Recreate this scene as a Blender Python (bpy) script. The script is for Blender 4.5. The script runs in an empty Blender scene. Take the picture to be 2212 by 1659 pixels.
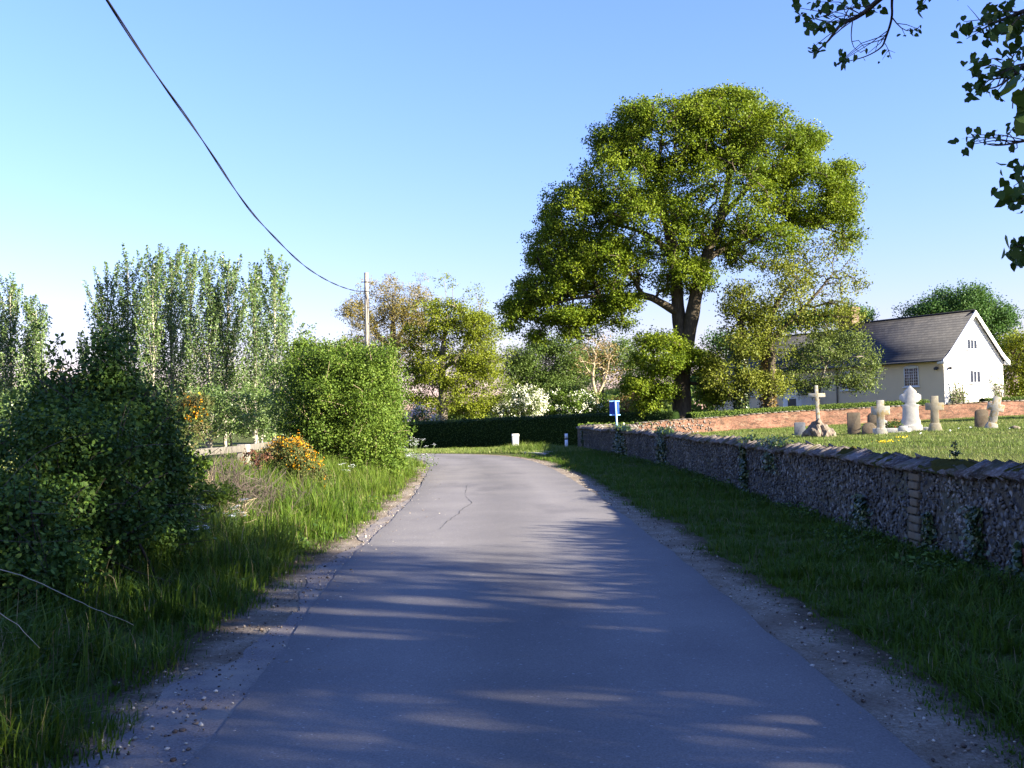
import bpy, math
import numpy as np
from mathutils import Vector, Matrix

PI = math.pi
scene = bpy.context.scene
col = scene.collection
RNG = np.random.default_rng(11)

# ------------------------------------------------------------------ camera
EYE = np.array([0.0, 0.0, 1.6])
PITCH, ROLL = math.radians(1.88), math.radians(1.0)
_f = np.array([0, math.cos(PITCH), math.sin(PITCH)])
_r0 = np.array([1.0, 0, 0]); _u0 = np.array([0, -math.sin(PITCH), math.cos(PITCH)])
_u = math.cos(ROLL) * _u0 + math.sin(ROLL) * _r0
_r = math.cos(ROLL) * _r0 - math.sin(ROLL) * _u0
def at(px, py, d):
    """survey helper: the point d metres down the lane that was sighted at (px, py)"""
    v = _f + _r * (px - 1106) / 2250 + _u * (829.5 - py) / 2250
    return EYE + v * (d / v[1])
cam_d = bpy.data.cameras.new('camera'); cam = bpy.data.objects.new('camera', cam_d); col.objects.link(cam)
m = Matrix.Identity(4)
for i, a in enumerate((_r, _u, -_f)):
    for k in range(3): m[k][i] = a[k]
m[0][3], m[1][3], m[2][3] = EYE
cam.matrix_world = m
cam_d.sensor_width = 36; cam_d.lens = 36 * 2250 / 2212; cam_d.clip_end = 6000; cam_d.clip_start = 0.05
scene.camera = cam

# ------------------------------------------------------------------ light
S2 = np.array([0.93, -0.368]); S2 /= np.linalg.norm(S2)
EL = math.radians(17.6)
SUN = np.array([S2[0] * math.cos(EL), S2[1] * math.cos(EL), math.sin(EL)])
w = bpy.data.worlds.new('World'); scene.world = w; w.use_nodes = True
nt = w.node_tree; nt.nodes.clear()
sky = nt.nodes.new('ShaderNodeTexSky'); sky.sky_type = 'NISHITA'; sky.sun_disc = False
sky.sun_elevation = EL; sky.sun_rotation = math.atan2(S2[0], S2[1])
sky.air_density = 1.7; sky.dust_density = 0.05; sky.ozone_density = 8.0; sky.altitude = 0
bg = nt.nodes.new('ShaderNodeBackground'); bg.inputs['Strength'].default_value = 0.056
out = nt.nodes.new('ShaderNodeOutputWorld')
tint = nt.nodes.new('ShaderNodeMix'); tint.data_type = 'RGBA'; tint.blend_type = 'MULTIPLY'; tint.inputs[0].default_value = 1; tint.inputs[7].default_value = (1.19, 0.895, 1.26, 1)
nt.links.new(sky.outputs[0], tint.inputs[6]); nt.links.new(tint.outputs[2], bg.inputs[0]); nt.links.new(bg.outputs[0], out.inputs[0])
sun_d = bpy.data.lights.new('sun', 'SUN'); sun_d.energy = 5.0; sun_d.angle = math.radians(0.53); sun_d.color = (1.0, 0.91, 0.76)
sun_o = bpy.data.objects.new('sun', sun_d); col.objects.link(sun_o)
sun_o.rotation_euler = Vector(-SUN).to_track_quat('-Z', 'Y').to_euler(); sun_o.location = (30, -12, 40)
scene.view_settings.view_transform = 'Standard'; scene.view_settings.look = 'None'
scene.view_settings.exposure = 2.65; scene.view_settings.gamma = 1.0
scene.view_settings.use_curve_mapping = False
scene.cycles.max_bounces = 6; scene.cycles.diffuse_bounces = 3; scene.cycles.transmission_bounces = 3
scene.cycles.use_denoising = True

# ------------------------------------------------------------------ materials
class N:
    """tiny node-graph writer"""
    def __init__(s, name):
        s.m = bpy.data.materials.new(name); s.m.use_nodes = True; s.t = s.m.node_tree; s.t.nodes.clear()
        s.out = s.t.nodes.new('ShaderNodeOutputMaterial')
    def n(s, typ, **kw):
        x = s.t.nodes.new(typ)
        for k, v in kw.items(): setattr(x, k, v)
        return x
    def l(s, a, b): s.t.links.new(a, b)
    def val(s, sock, v):
        if isinstance(v, bpy.types.NodeSocket): s.l(v, sock)
        else: sock.default_value = v
    def coord(s, which='Object', scale=(1, 1, 1)):
        c = s.n('ShaderNodeTexCoord'); mp = s.n('ShaderNodeMapping'); mp.inputs['Scale'].default_value = scale
        s.l(c.outputs[which], mp.inputs[0]); return mp.outputs[0]
    def pos(s, scale=(1, 1, 1)):
        c = s.n('ShaderNodeNewGeometry'); mp = s.n('ShaderNodeMapping'); mp.inputs['Scale'].default_value = scale
        s.l(c.outputs['Position'], mp.inputs[0]); return mp.outputs[0]
    def noise(s, vec, scale, detail=4, rough=0.55, out='Fac'):
        x = s.n('ShaderNodeTexNoise'); x.inputs['Scale'].default_value = scale; x.inputs['Detail'].default_value = detail
        x.inputs['Roughness'].default_value = rough; s.l(vec, x.inputs['Vector']); return x.outputs[out]
    def vor(s, vec, scale, out='Distance', feature='F1', rand=1):
        x = s.n('ShaderNodeTexVoronoi', feature=feature); x.inputs['Scale'].default_value = scale
        x.inputs['Randomness'].default_value = rand; s.l(vec, x.inputs['Vector']); return x.outputs[out]
    def ramp(s, fac, stops, interp='LINEAR'):
        x = s.n('ShaderNodeValToRGB'); x.color_ramp.interpolation = interp; e = x.color_ramp.elements
        while len(e) < len(stops): e.new(0.5)
        for el, (p, c) in zip(e, stops):
            el.position = p; el.color = (*c, 1) if len(c) == 3 else c
        s.l(fac, x.inputs[0]); return x.outputs[0]
    def mix(s, fac, a, b, mode='MIX'):
        x = s.n('ShaderNodeMix', data_type='RGBA', blend_type=mode)
        s.val(x.inputs[0], fac)
        for k, v in ((6, a), (7, b)):
            s.val(x.inputs[k], (*v, 1) if isinstance(v, tuple) and len(v) == 3 else v)
        return x.outputs[2]
    def math(s, op, a, b=0.0):
        x = s.n('ShaderNodeMath', operation=op); s.val(x.inputs[0], a); s.val(x.inputs[1], b); return x.outputs[0]
    def attr(s, name, out='Fac'):
        x = s.n('ShaderNodeAttribute'); x.attribute_name = name; return x.outputs[out]
    def uv(s, scale=(1, 1, 1)):
        return s.coord('UV', scale)
    def bump(s, h, strength=0.5, dist=0.02):
        x = s.n('ShaderNodeBump'); x.inputs['Strength'].default_value = strength; x.inputs['Distance'].default_value = dist
        s.l(h, x.inputs['Height']); return x.outputs[0]
    def bsdf(s, color, rough=0.8, spec=0.3, normal=None, metal=0.0):
        p = s.n('ShaderNodeBsdfPrincipled'); s.val(p.inputs['Base Color'], (*color, 1) if isinstance(color, tuple) and len(color) == 3 else color)
        s.val(p.inputs['Roughness'], rough); p.inputs['Specular IOR Level'].default_value = spec; p.inputs['Metallic'].default_value = metal
        if normal is not None: s.l(normal, p.inputs['Normal'])
        return p.outputs[0]
    def done(s, sh): s.l(sh, s.out.inputs[0]); return s.m

def leaf_mat(name, stops, trans=0.3, rough=0.6, spec=0.14):
    g = N(name); a = g.attr('var'); c = g.ramp(a, stops)
    b = g.bsdf(c, rough, spec)
    tr = g.n('ShaderNodeBsdfTranslucent'); g.l(g.mix(0.25, c, (0.9, 1.0, 0.25), 'MULTIPLY'), tr.inputs[0])
    mx = g.n('ShaderNodeMixShader'); mx.inputs[0].default_value = trans
    g.l(b, mx.inputs[1]); g.l(tr.outputs[0], mx.inputs[2]); return g.done(mx.outputs[0])

def plain(name, c, rough=0.7, spec=0.3, var=0.15, scale=6.0, bump=0.0, bscale=40.0):
    g = N(name); p = g.pos()
    n1 = g.noise(p, scale, 5); cc = g.mix(g.math('MULTIPLY', n1, 1.0), tuple(x * (1 - var) for x in c), tuple(min(1, x * (1 + var)) for x in c))
    nm = g.bump(g.noise(p, bscale, 4), bump, 0.01) if bump else None
    return g.done(g.bsdf(cc, rough, spec, nm))

M = {}
def G3(d, mth, l): return [(0.0, d), (0.5, mth), (1.0, l)]
M['oak_leaf'] = leaf_mat('oak_leaf', G3((0.055, 0.095, 0.006), (0.115, 0.163, 0.009), (0.19, 0.225, 0.014)), 0.36)
M['oak_leaf_sparse'] = leaf_mat('maple_leaf', G3((0.075, 0.10, 0.010), (0.135, 0.155, 0.016), (0.20, 0.21, 0.035)), 0.3)
M['orchard_leaf'] = leaf_mat('orchard_leaf', G3((0.05, 0.08, 0.015), (0.09, 0.125, 0.025), (0.15, 0.18, 0.05)), 0.3)
M['olive_leaf'] = leaf_mat('budding_leaf', G3((0.11, 0.10, 0.02), (0.17, 0.14, 0.03), (0.24, 0.18, 0.05)), 0.3)
M['yellow_green'] = leaf_mat('yellow_green_leaf', G3((0.075, 0.105, 0.008), (0.135, 0.165, 0.010), (0.20, 0.225, 0.02)), 0.3)
M['bush_leaf'] = leaf_mat('bush_leaf', G3((0.035, 0.07, 0.008), (0.075, 0.125, 0.014), (0.15, 0.20, 0.03)), 0.3)
M['mid_green'] = leaf_mat('mid_green_leaf', G3((0.045, 0.085, 0.015), (0.08, 0.125, 0.022), (0.12, 0.16, 0.04)), 0.3)
M['poplar_leaf'] = leaf_mat('poplar_leaf', G3((0.055, 0.10, 0.028), (0.115, 0.175, 0.045), (0.24, 0.32, 0.12)), 0.42, 0.4, 0.4)
M['dark_leaf'] = leaf_mat('sycamore_leaf', G3((0.025, 0.065, 0.012), (0.045, 0.10, 0.018), (0.08, 0.14, 0.03)), 0.25)
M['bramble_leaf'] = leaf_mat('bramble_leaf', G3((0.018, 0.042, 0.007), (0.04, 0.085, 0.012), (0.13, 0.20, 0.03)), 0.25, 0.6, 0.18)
M['lime_leaf'] = leaf_mat('lime_leaf', G3((0.025, 0.055, 0.010), (0.04, 0.075, 0.012), (0.055, 0.095, 0.015)), 0.2)
M['ivy_leaf'] = leaf_mat('ivy_leaf', G3((0.012, 0.035, 0.010), (0.025, 0.055, 0.014), (0.10, 0.12, 0.03)), 0.12, 0.35, 0.5)
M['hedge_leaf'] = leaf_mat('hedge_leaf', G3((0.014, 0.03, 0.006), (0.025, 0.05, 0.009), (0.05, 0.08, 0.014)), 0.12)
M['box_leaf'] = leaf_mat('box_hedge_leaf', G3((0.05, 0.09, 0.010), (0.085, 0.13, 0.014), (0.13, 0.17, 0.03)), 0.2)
M['blossom'] = leaf_mat('blossom', G3((0.5, 0.52, 0.35), (0.65, 0.65, 0.5), (0.8, 0.78, 0.68)), 0.2)
M['pink_blossom'] = leaf_mat('pink_blossom', G3((0.5, 0.38, 0.36), (0.6, 0.5, 0.46), (0.75, 0.65, 0.6)), 0.2)
M['gorse_flower'] = leaf_mat('gorse_flower', G3((0.30, 0.12, 0.004), (0.45, 0.20, 0.005), (0.55, 0.29, 0.012)), 0.2)
M['gorse_spine'] = leaf_mat('gorse_spine', G3((0.03, 0.05, 0.012), (0.06, 0.08, 0.02), (0.14, 0.10, 0.04)), 0.1)
M['brown_leaf'] = leaf_mat('brown_leaf', G3((0.10, 0.06, 0.02), (0.17, 0.11, 0.03), (0.22, 0.17, 0.06)), 0.2)
M['dock_leaf'] = leaf_mat('dock_leaf', G3((0.05, 0.02, 0.012), (0.09, 0.038, 0.022), (0.13, 0.07, 0.04)), 0.1)
M['grass'] = leaf_mat('verge_grass_blade', G3((0.032, 0.065, 0.006), (0.062, 0.112, 0.009), (0.14, 0.17, 0.026)), 0.28)
M['grass_dry'] = leaf_mat('mixed_grass_blade', G3((0.06, 0.10, 0.012), (0.12, 0.17, 0.03), (0.26, 0.25, 0.10)), 0.3, 0.55)
M['dry_blade'] = leaf_mat('dry_blade', G3((0.10, 0.08, 0.04), (0.18, 0.145, 0.075), (0.28, 0.23, 0.13)), 0.25)
M['lawn'] = leaf_mat('lawn_blade', G3((0.07, 0.115, 0.018), (0.125, 0.165, 0.035), (0.24, 0.22, 0.09)), 0.3, 0.55)
M['white_petal'] = leaf_mat('white_petal', G3((0.55, 0.58, 0.55), (0.7, 0.72, 0.7), (0.85, 0.85, 0.85)), 0.2)
M['yellow_petal'] = leaf_mat('yellow_petal', G3((0.6, 0.42, 0.01), (0.75, 0.55, 0.02), (0.85, 0.65, 0.03)), 0.1)
M['red_petal'] = leaf_mat('red_petal', G3((0.25, 0.02, 0.02), (0.4, 0.03, 0.03), (0.5, 0.08, 0.08)), 0.1)

def bark(name, a, b, stretch=6):
    g = N(name); p = g.pos((stretch, stretch, 1.2)); n1 = g.noise(p, 2.2, 6, 0.65)
    c = g.ramp(n1, [(0.3, a), (0.7, b)]); return g.done(g.bsdf(c, 0.9, 0.15, g.bump(n1, 0.8, 0.05)))
M['oak_bark'] = bark('oak_bark', (0.03, 0.024, 0.017), (0.10, 0.08, 0.052))
M['grey_bark'] = bark('grey_bark', (0.09, 0.075, 0.055), (0.22, 0.19, 0.15))
M['pale_bark'] = bark('pale_bark', (0.20, 0.18, 0.13), (0.38, 0.345, 0.27), 3)
M['dark_twig'] = bark('dark_twig', (0.03, 0.024, 0.02), (0.07, 0.055, 0.045))
M['tan_bark'] = bark('tan_bark', (0.22, 0.17, 0.10), (0.38, 0.31, 0.19))
M['cane'] = plain('dry_cane', (0.085, 0.066, 0.052), 0.9)
M['pale_cane'] = plain('pale_cane', (0.30, 0.26, 0.20), 0.8)
M['green_stem'] = plain('green_stem', (0.08, 0.13, 0.03), 0.7)
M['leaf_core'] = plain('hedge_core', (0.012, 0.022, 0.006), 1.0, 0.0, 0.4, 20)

def m_asphalt():
    g = N('asphalt'); p = g.pos(); uv = g.uv()
    sx = g.n('ShaderNodeSeparateXYZ'); g.l(uv, sx.inputs[0])
    u = sx.outputs[0]
    wob = g.noise(g.pos((1, 0.25, 1)), 0.9, 3)
    uu = g.math('ADD', u, g.math('MULTIPLY', g.math('SUBTRACT', wob, 0.5), 0.16))
    tr = g.ramp(uu, [(0.0, (0.80, 0.80, 0.80)), (0.10, (0.97, 0.97, 0.97)), (0.25, (1.04, 1.04, 1.04)), (0.46, (0.80, 0.80, 0.80)), (0.55, (0.84, 0.84, 0.84)), (0.74, (1.05, 1.05, 1.05)), (0.93, (0.9, 0.9, 0.9)), (1.0, (0.78, 0.78, 0.78))])
    fine = g.noise(p, 90, 3, 0.7); big = g.noise(p, 0.7, 4)
    base = g.ramp(fine, [(0.25, (0.104, 0.097, 0.093)), (0.55, (0.168, 0.156, 0.146)), (0.8, (0.24, 0.222, 0.205))])
    sp = g.vor(p, 75, 'Color'); spx = g.n('ShaderNodeSeparateColor'); g.l(sp, spx.inputs[0])
    base = g.mix(g.math('GREATER_THAN', spx.outputs[0], 0.994), base, (0.26, 0.25, 0.24))
    c = g.mix(1.0, base, tr, 'MULTIPLY')
    c = g.mix(1.0, c, g.ramp(big, [(0.3, (0.86, 0.86, 0.88)), (0.7, (1.1, 1.09, 1.07))]), 'MULTIPLY')
    patch = g.ramp(g.noise(g.pos((1, 0.35, 1)), 0.45, 3), [(0.54, (1, 1, 1)), (0.60, (0.83, 0.83, 0.85))])
    c = g.mix(1.0, c, patch, 'MULTIPLY')
    h = g.math('ADD', g.noise(p, 120, 2), g.math('MULTIPLY', g.vor(p, 70), 0.6))
    return g.done(g.bsdf(c, 0.9, 0.2, g.bump(h, 0.22, 0.008)))
M['asphalt'] = m_asphalt()
M['crack_fill'] = plain('crack_fill', (0.06, 0.057, 0.055), 0.9, 0.1, 0.5, 30)
def m_oldtar():
    g = N('worn_tarmac'); p = g.pos()
    f = g.noise(p, 60, 4, 0.7); b = g.noise(p, 2.0, 4)
    c = g.ramp(f, [(0.3, (0.09, 0.08, 0.075)), (0.55, (0.17, 0.15, 0.14)), (0.75, (0.28, 0.25, 0.22))])
    c = g.mix(g.ramp(b, [(0.45, (0, 0, 0)), (0.7, (0.8, 0.8, 0.8))]), c, (0.27, 0.23, 0.18))
    return g.done(g.bsdf(c, 0.95, 0.15, g.bump(f, 0.7, 0.012)))
M['worn_tarmac'] = m_oldtar()
def m_gravel():
    g = N('sandy_gravel'); p = g.pos()
    f = g.noise(p, 45, 5, 0.75); b = g.noise(p, 1.6, 5)
    c = g.ramp(f, [(0.25, (0.12, 0.095, 0.066)), (0.5, (0.24, 0.20, 0.15)), (0.75, (0.40, 0.35, 0.28))])
    c = g.mix(g.ramp(b, [(0.42, (0, 0, 0)), (0.62, (0.7, 0.7, 0.7))]), c, g.ramp(f, [(0.3, (0.09, 0.066, 0.043)), (0.7, (0.18, 0.135, 0.095))]))
    sx = g.n('ShaderNodeSeparateXYZ'); g.l(g.uv(), sx.inputs[0]); ed = g.math('ABSOLUTE', g.math('SUBTRACT', sx.outputs[0], 0.514))
    ed = g.math('ADD', ed, g.math('MULTIPLY', g.math('SUBTRACT', g.noise(p, 5, 6, 0.75), 0.5), 0.13))
    soil = g.ramp(f, [(0.3, (0.035, 0.028, 0.016)), (0.55, (0.075, 0.058, 0.034)), (0.78, (0.17, 0.13, 0.08))])
    c = g.mix(g.ramp(ed, [(0.425, (0, 0, 0)), (0.475, (1, 1, 1))]), c, soil)
    h = g.math('ADD', f, g.math('MULTIPLY', g.vor(p, 60), 0.8))
    return g.done(g.bsdf(c, 1.0, 0.1, g.bump(h, 0.9, 0.02)))
M['gravel'] = m_gravel()
def m_ground():
    g = N('meadow_ground'); p = g.pos()
    f = g.noise(p, 14, 6, 0.7); b = g.noise(p, 0.35, 4)
    grass = g.ramp(f, [(0.3, (0.03, 0.04, 0.010)), (0.55, (0.065, 0.085, 0.018)), (0.75, (0.14, 0.14, 0.045))])
    soil = g.ramp(f, [(0.3, (0.05, 0.038, 0.022)), (0.7, (0.15, 0.12, 0.07))])
    c = g.mix(g.ramp(b, [(0.5, (0.1, 0.1, 0.1)), (0.7, (0.5, 0.5, 0.5))]), grass, soil)
    return g.done(g.bsdf(c, 1.0, 0.05, g.bump(f, 0.9, 0.05)))
M['ground'] = m_ground()
def m_flint():
    g = N('flint_masonry'); p = g.pos(); a = g.attr('var')
    c = g.ramp(a, [(0.0, (0.03, 0.03, 0.034)), (0.35, (0.075, 0.075, 0.078)), (0.6, (0.15, 0.145, 0.14)), (0.85, (0.27, 0.265, 0.255)), (1.0, (0.40, 0.39, 0.37))])
    n = g.noise(p, 60, 4, 0.7)
    c = g.mix(g.ramp(n, [(0.5, (0, 0, 0)), (0.75, (0.35, 0.35, 0.35))]), c, (0.24, 0.23, 0.21))
    c = g.mix(1.0, c, g.ramp(g.noise(g.pos((1, 1, 1.6)), 1.3, 5, 0.65), [(0.35, (0.50, 0.42, 0.32)), (0.62, (1.05, 0.98, 0.86))]), 'MULTIPLY')
    return g.done(g.bsdf(c, 0.6, 0.4, g.bump(n, 0.4, 0.01)))
M['flint'] = m_flint()
def m_mortar():
    g = N('lime_mortar'); p = g.pos()
    f = g.noise(p, 30, 5, 0.7); b = g.noise(p, 0.9, 4)
    v = g.vor(p, 14, 'Color'); sv = g.n('ShaderNodeSeparateColor'); g.l(v, sv.inputs[0]); dd = g.vor(p, 14)
    st = g.ramp(sv.outputs[0], [(0.0, (0.03, 0.031, 0.035)), (0.4, (0.08, 0.08, 0.08)), (0.8, (0.18, 0.175, 0.165)), (1, (0.30, 0.29, 0.27))])
    mo = g.ramp(f, [(0.3, (0.045, 0.038, 0.027)), (0.7, (0.13, 0.11, 0.08))])
    c = g.mix(g.ramp(dd, [(0.38, (1, 1, 1)), (0.55, (0, 0, 0))]), mo, st)
    c = g.mix(g.ramp(b, [(0.52, (0, 0, 0)), (0.66, (0.6, 0.6, 0.6))]), c, (0.09, 0.09, 0.055))
    return g.done(g.bsdf(c, 0.95, 0.15, g.bump(g.math('SUBTRACT', g.math('MULTIPLY', f, 0.5), dd), 0.9, 0.03)))
M['mortar'] = m_mortar()
def m_brick(name, c1, c2, mo, big=True, scale=1.0, flintend=False):
    g = N(name); uv = g.uv()
    b = g.n('ShaderNodeTexBrick'); g.l(uv, b.inputs['Vector'])
    b.inputs['Color1'].default_value = (*c1, 1); b.inputs['Color2'].default_value = (*c2, 1); b.inputs['Mortar'].default_value = (*mo, 1)
    b.inputs['Scale'].default_value = scale; b.inputs['Brick Width'].default_value = 0.23; b.inputs['Row Height'].default_value = 0.075
    b.inputs['Mortar Size'].default_value = 0.013; b.inputs['Bias'].default_value = -0.2
    p = g.pos(); n1 = g.noise(p, 1.4, 5, 0.65); n2 = g.noise(p, 14, 4)
    c = g.mix(g.ramp(n1, [(0.52, (0, 0, 0)), (0.72, (0.6, 0.6, 0.6))]), b.outputs['Color'], (0.145, 0.088, 0.048))
    c = g.mix(g.ramp(g.noise(p, 0.55, 5, 0.7), [(0.5, (0, 0, 0)), (0.62, (0.75, 0.75, 0.75))]), c, (0.21, 0.105, 0.07))
    c = g.mix(g.ramp(g.noise(g.pos((1, 1, 4)), 1.8, 5, 0.75), [(0.5, (0, 0, 0)), (0.58, (0.85, 0.85, 0.85))]), c, (0.05, 0.03, 0.02))
    c = g.mix(g.ramp(g.noise(g.pos((1, 1, 2.5)), 1.1, 5, 0.75), [(0.55, (0, 0, 0)), (0.62, (0.5, 0.5, 0.5))]), c, (0.22, 0.15, 0.10))
    c = g.mix(1.0, c, g.ramp(n2, [(0.3, (0.62, 0.62, 0.62)), (0.7, (1.35, 1.3, 1.25))]), 'MULTIPLY')
    return g.done(g.bsdf(c, 0.92, 0.15, g.bump(b.outputs['Fac'], -0.6, 0.012)))
M['brick'] = m_brick('old_red_brick', (0.098, 0.036, 0.021), (0.145, 0.066, 0.037), (0.125, 0.09, 0.062))
M['brick_chimney'] = m_brick('chimney_brick', (0.10, 0.05, 0.034), (0.17, 0.11, 0.075), (0.20, 0.17, 0.14))
M['patch_brick'] = plain('patched_brick', (0.17, 0.06, 0.038), 0.9, 0.15, 0.35, 9, 0.5, 60)
def m_coping():
    g = N('coping_tile'); p = g.pos(); a = g.attr('var')
    n1 = g.noise(p, 2.2, 5, 0.65); n2 = g.noise(p, 22, 5, 0.7); n3 = g.noise(p, 9, 4, 0.6)
    c = g.ramp(a, [(0.0, (0.05, 0.037, 0.031)), (0.5, (0.095, 0.074, 0.062)), (1.0, (0.17, 0.14, 0.12))])
    c = g.mix(g.ramp(n2, [(0.50, (0, 0, 0)), (0.62, (0.6, 0.6, 0.6))]), c, (0.27, 0.26, 0.24))
    c = g.mix(g.ramp(n3, [(0.58, (0, 0, 0)), (0.68, (0.8, 0.8, 0.8))]), c, (0.09, 0.07, 0.05))
    c = g.mix(g.ramp(n1, [(0.49, (0, 0, 0)), (0.60, (0.9, 0.9, 0.9))]), c, (0.045, 0.042, 0.012))
    return g.done(g.bsdf(c, 0.95, 0.15, g.bump(n2, 0.7, 0.02)))
M['coping'] = m_coping()
M['moss'] = plain('moss', (0.045, 0.042, 0.009), 1.0, 0.05, 0.5, 14, 1.0, 70)
def m_slate():
    g = N('slate_roof'); uv = g.uv()
    b = g.n('ShaderNodeTexBrick'); g.l(uv, b.inputs['Vector'])
    b.inputs['Color1'].default_value = (0.033, 0.033, 0.034, 1); b.inputs['Color2'].default_value = (0.048, 0.047, 0.047, 1); b.inputs['Mortar'].default_value = (0.02, 0.02, 0.022, 1)
    b.inputs['Scale'].default_value = 1.0; b.inputs['Brick Width'].default_value = 0.30; b.inputs['Row Height'].default_value = 0.27; b.inputs['Mortar Size'].default_value = 0.007
    p = g.pos(); n = g.noise(p, 1.2, 5, 0.7); n2 = g.noise(p, 16, 3); sx = g.n('ShaderNodeSeparateXYZ'); g.l(uv, sx.inputs[0]); row = g.math('FRACT', g.math('DIVIDE', sx.outputs[1], 0.27))
    c = g.mix(g.ramp(n, [(0.5, (0, 0, 0)), (0.72, (0.55, 0.55, 0.55))]), b.outputs['Color'], (0.065, 0.06, 0.055))
    c = g.mix(1.0, c, g.ramp(n2, [(0.3, (0.8, 0.8, 0.8)), (0.7, (1.2, 1.2, 1.2))]), 'MULTIPLY')
    c = g.mix(g.math('LESS_THAN', row, 0.16), c, (0.012, 0.011, 0.012))
    return g.done(g.bsdf(c, 0.75, 0.25, g.bump(row, -0.5, 0.02)))
M['slate'] = m_slate()
M['cream'] = plain('cream_render', (0.72, 0.58, 0.38), 0.9, 0.15, 0.06, 1.3, 0.25, 30)
M['white_paint'] = plain('white_paint', (0.78, 0.78, 0.76), 0.5, 0.4, 0.05, 3)
M['white_wash'] = plain('whitewash', (0.80, 0.77, 0.70), 0.9, 0.15, 0.06, 2)
M['black_paint'] = plain('black_paint', (0.02, 0.02, 0.022), 0.5, 0.4)
M['dark_metal'] = plain('dark_metal', (0.05, 0.05, 0.052), 0.5, 0.4)
M['iron'] = plain('rusty_iron', (0.06, 0.045, 0.04), 0.8, 0.3)
M['blue_panel'] = plain('blue_panel', (0.008, 0.05, 0.30), 0.45, 0.4, 0.05)
M['blue_frame'] = plain('pale_blue_frame', (0.26, 0.50, 0.80), 0.45, 0.4, 0.06)
M['timber'] = bark('weathered_timber', (0.17, 0.15, 0.12), (0.30, 0.27, 0.22), 8)
M['grey_timber'] = bark('grey_rail', (0.075, 0.068, 0.057), (0.135, 0.122, 0.10), 5)
M['rubber'] = plain('black_cable', (0.012, 0.012, 0.02), 0.5, 0.4)
M['concrete'] = plain('concrete', (0.34, 0.31, 0.27), 0.9, 0.15, 0.2, 8, 0.4, 50)
def m_glass():
    g = N('window_glass'); return g.done(g.bsdf((0.012, 0.018, 0.03), 0.12, 0.25))
M['glass'] = m_glass()
def stone(name, a, b, lich, lo=0.55, hi=0.66):
    g = N(name); p = g.pos(); n1 = g.noise(p, 7, 6, 0.7); n2 = g.noise(p, 5, 5, 0.65); n3 = g.noise(p, 60, 3)
    c = g.ramp(n1, [(0.3, a), (0.7, b)]); c = g.mix(g.ramp(n2, [(lo, (0, 0, 0)), (hi, (0.8, 0.8, 0.8))]), c, lich)
    return g.done(g.bsdf(c, 0.95, 0.12, g.bump(n3, 0.5, 0.01)))
M['stone_white'] = stone('pale_limestone', (0.40, 0.385, 0.33), (0.52, 0.50, 0.45), (0.28, 0.22, 0.12), 0.62, 0.7)
M['stone_buff'] = stone('buff_sandstone', (0.24, 0.21, 0.14), (0.34, 0.30, 0.215), (0.28, 0.20, 0.06))
M['stone_brown'] = stone('brown_stone', (0.125, 0.095, 0.062), (0.19, 0.15, 0.10), (0.16, 0.14, 0.10))
M['stone_grey'] = stone('grey_slate_stone', (0.15, 0.155, 0.16), (0.20, 0.205, 0.21), (0.22, 0.22, 0.21), 0.62, 0.72)
M['stone_lichen'] = stone('lichened_stone', (0.31, 0.285, 0.225), (0.44, 0.41, 0.33), (0.32, 0.22, 0.07), 0.5, 0.6)
M['rock'] = stone('rough_rock', (0.08, 0.062, 0.046), (0.19, 0.155, 0.12), (0.24, 0.20, 0.15))

# ------------------------------------------------------------------ mesh helpers
def tag(o, label=None, cat=None, group=None, kind=None):
    if label: o['label'] = label
    if cat: o['category'] = cat
    if group: o['group'] = group
    if kind: o['kind'] = kind
    return o
def thing(name, label, cat, loc, group=None):
    o = bpy.data.objects.new(name, None); o.empty_display_size = 0.3; col.objects.link(o); o.location = [float(v) for v in loc]
    return tag(o, label, cat, group)
def root_of(p):
    l = Vector((0, 0, 0))
    while p is not None: l += Vector(p.location); p = p.parent
    return np.array(l)
def build(name, V, polys, mat, parent=None, var=None, uv=None, smooth=False, origin=None):
    """V (n,3) world coords; polys: list of (m,k) index arrays; var: per-face values; uv: per-vertex (n,2)"""
    V = np.asarray(V, float)
    base = root_of(parent) if parent is not None else (np.zeros(3) if origin is None else np.asarray(origin, float))
    me = bpy.data.meshes.new(name)
    polys = [np.asarray(p, np.int32) for p in polys if len(p)]
    loops = np.concatenate([p.ravel() for p in polys]); tot = np.concatenate([np.full(len(p), p.shape[1], np.int32) for p in polys])
    st = np.concatenate([[0], np.cumsum(tot)[:-1]]).astype(np.int32)
    me.vertices.add(len(V)); me.vertices.foreach_set('co', (V - base).astype(np.float32).ravel())
    me.loops.add(len(loops)); me.loops.foreach_set('vertex_index', loops)
    me.polygons.add(len(tot)); me.polygons.foreach_set('loop_start', st); me.polygons.foreach_set('loop_total', tot)
    me.update(calc_edges=True)
    if var is not None:
        a = me.attributes.new('var', 'FLOAT', 'FACE'); a.data.foreach_set('value', np.asarray(var, np.float32))
    if uv is not None:
        u = me.uv_layers.new(name='UVMap'); u.data.foreach_set('uv', np.asarray(uv, np.float32)[loops].ravel())
    if smooth: me.polygons.foreach_set('use_smooth', np.ones(len(tot), bool))
    me.materials.append(mat)
    o = bpy.data.objects.new(name, me); col.objects.link(o)
    if parent is not None: o.parent = parent
    elif origin is not None: o.location = [float(v) for v in base]
    return o
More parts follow.
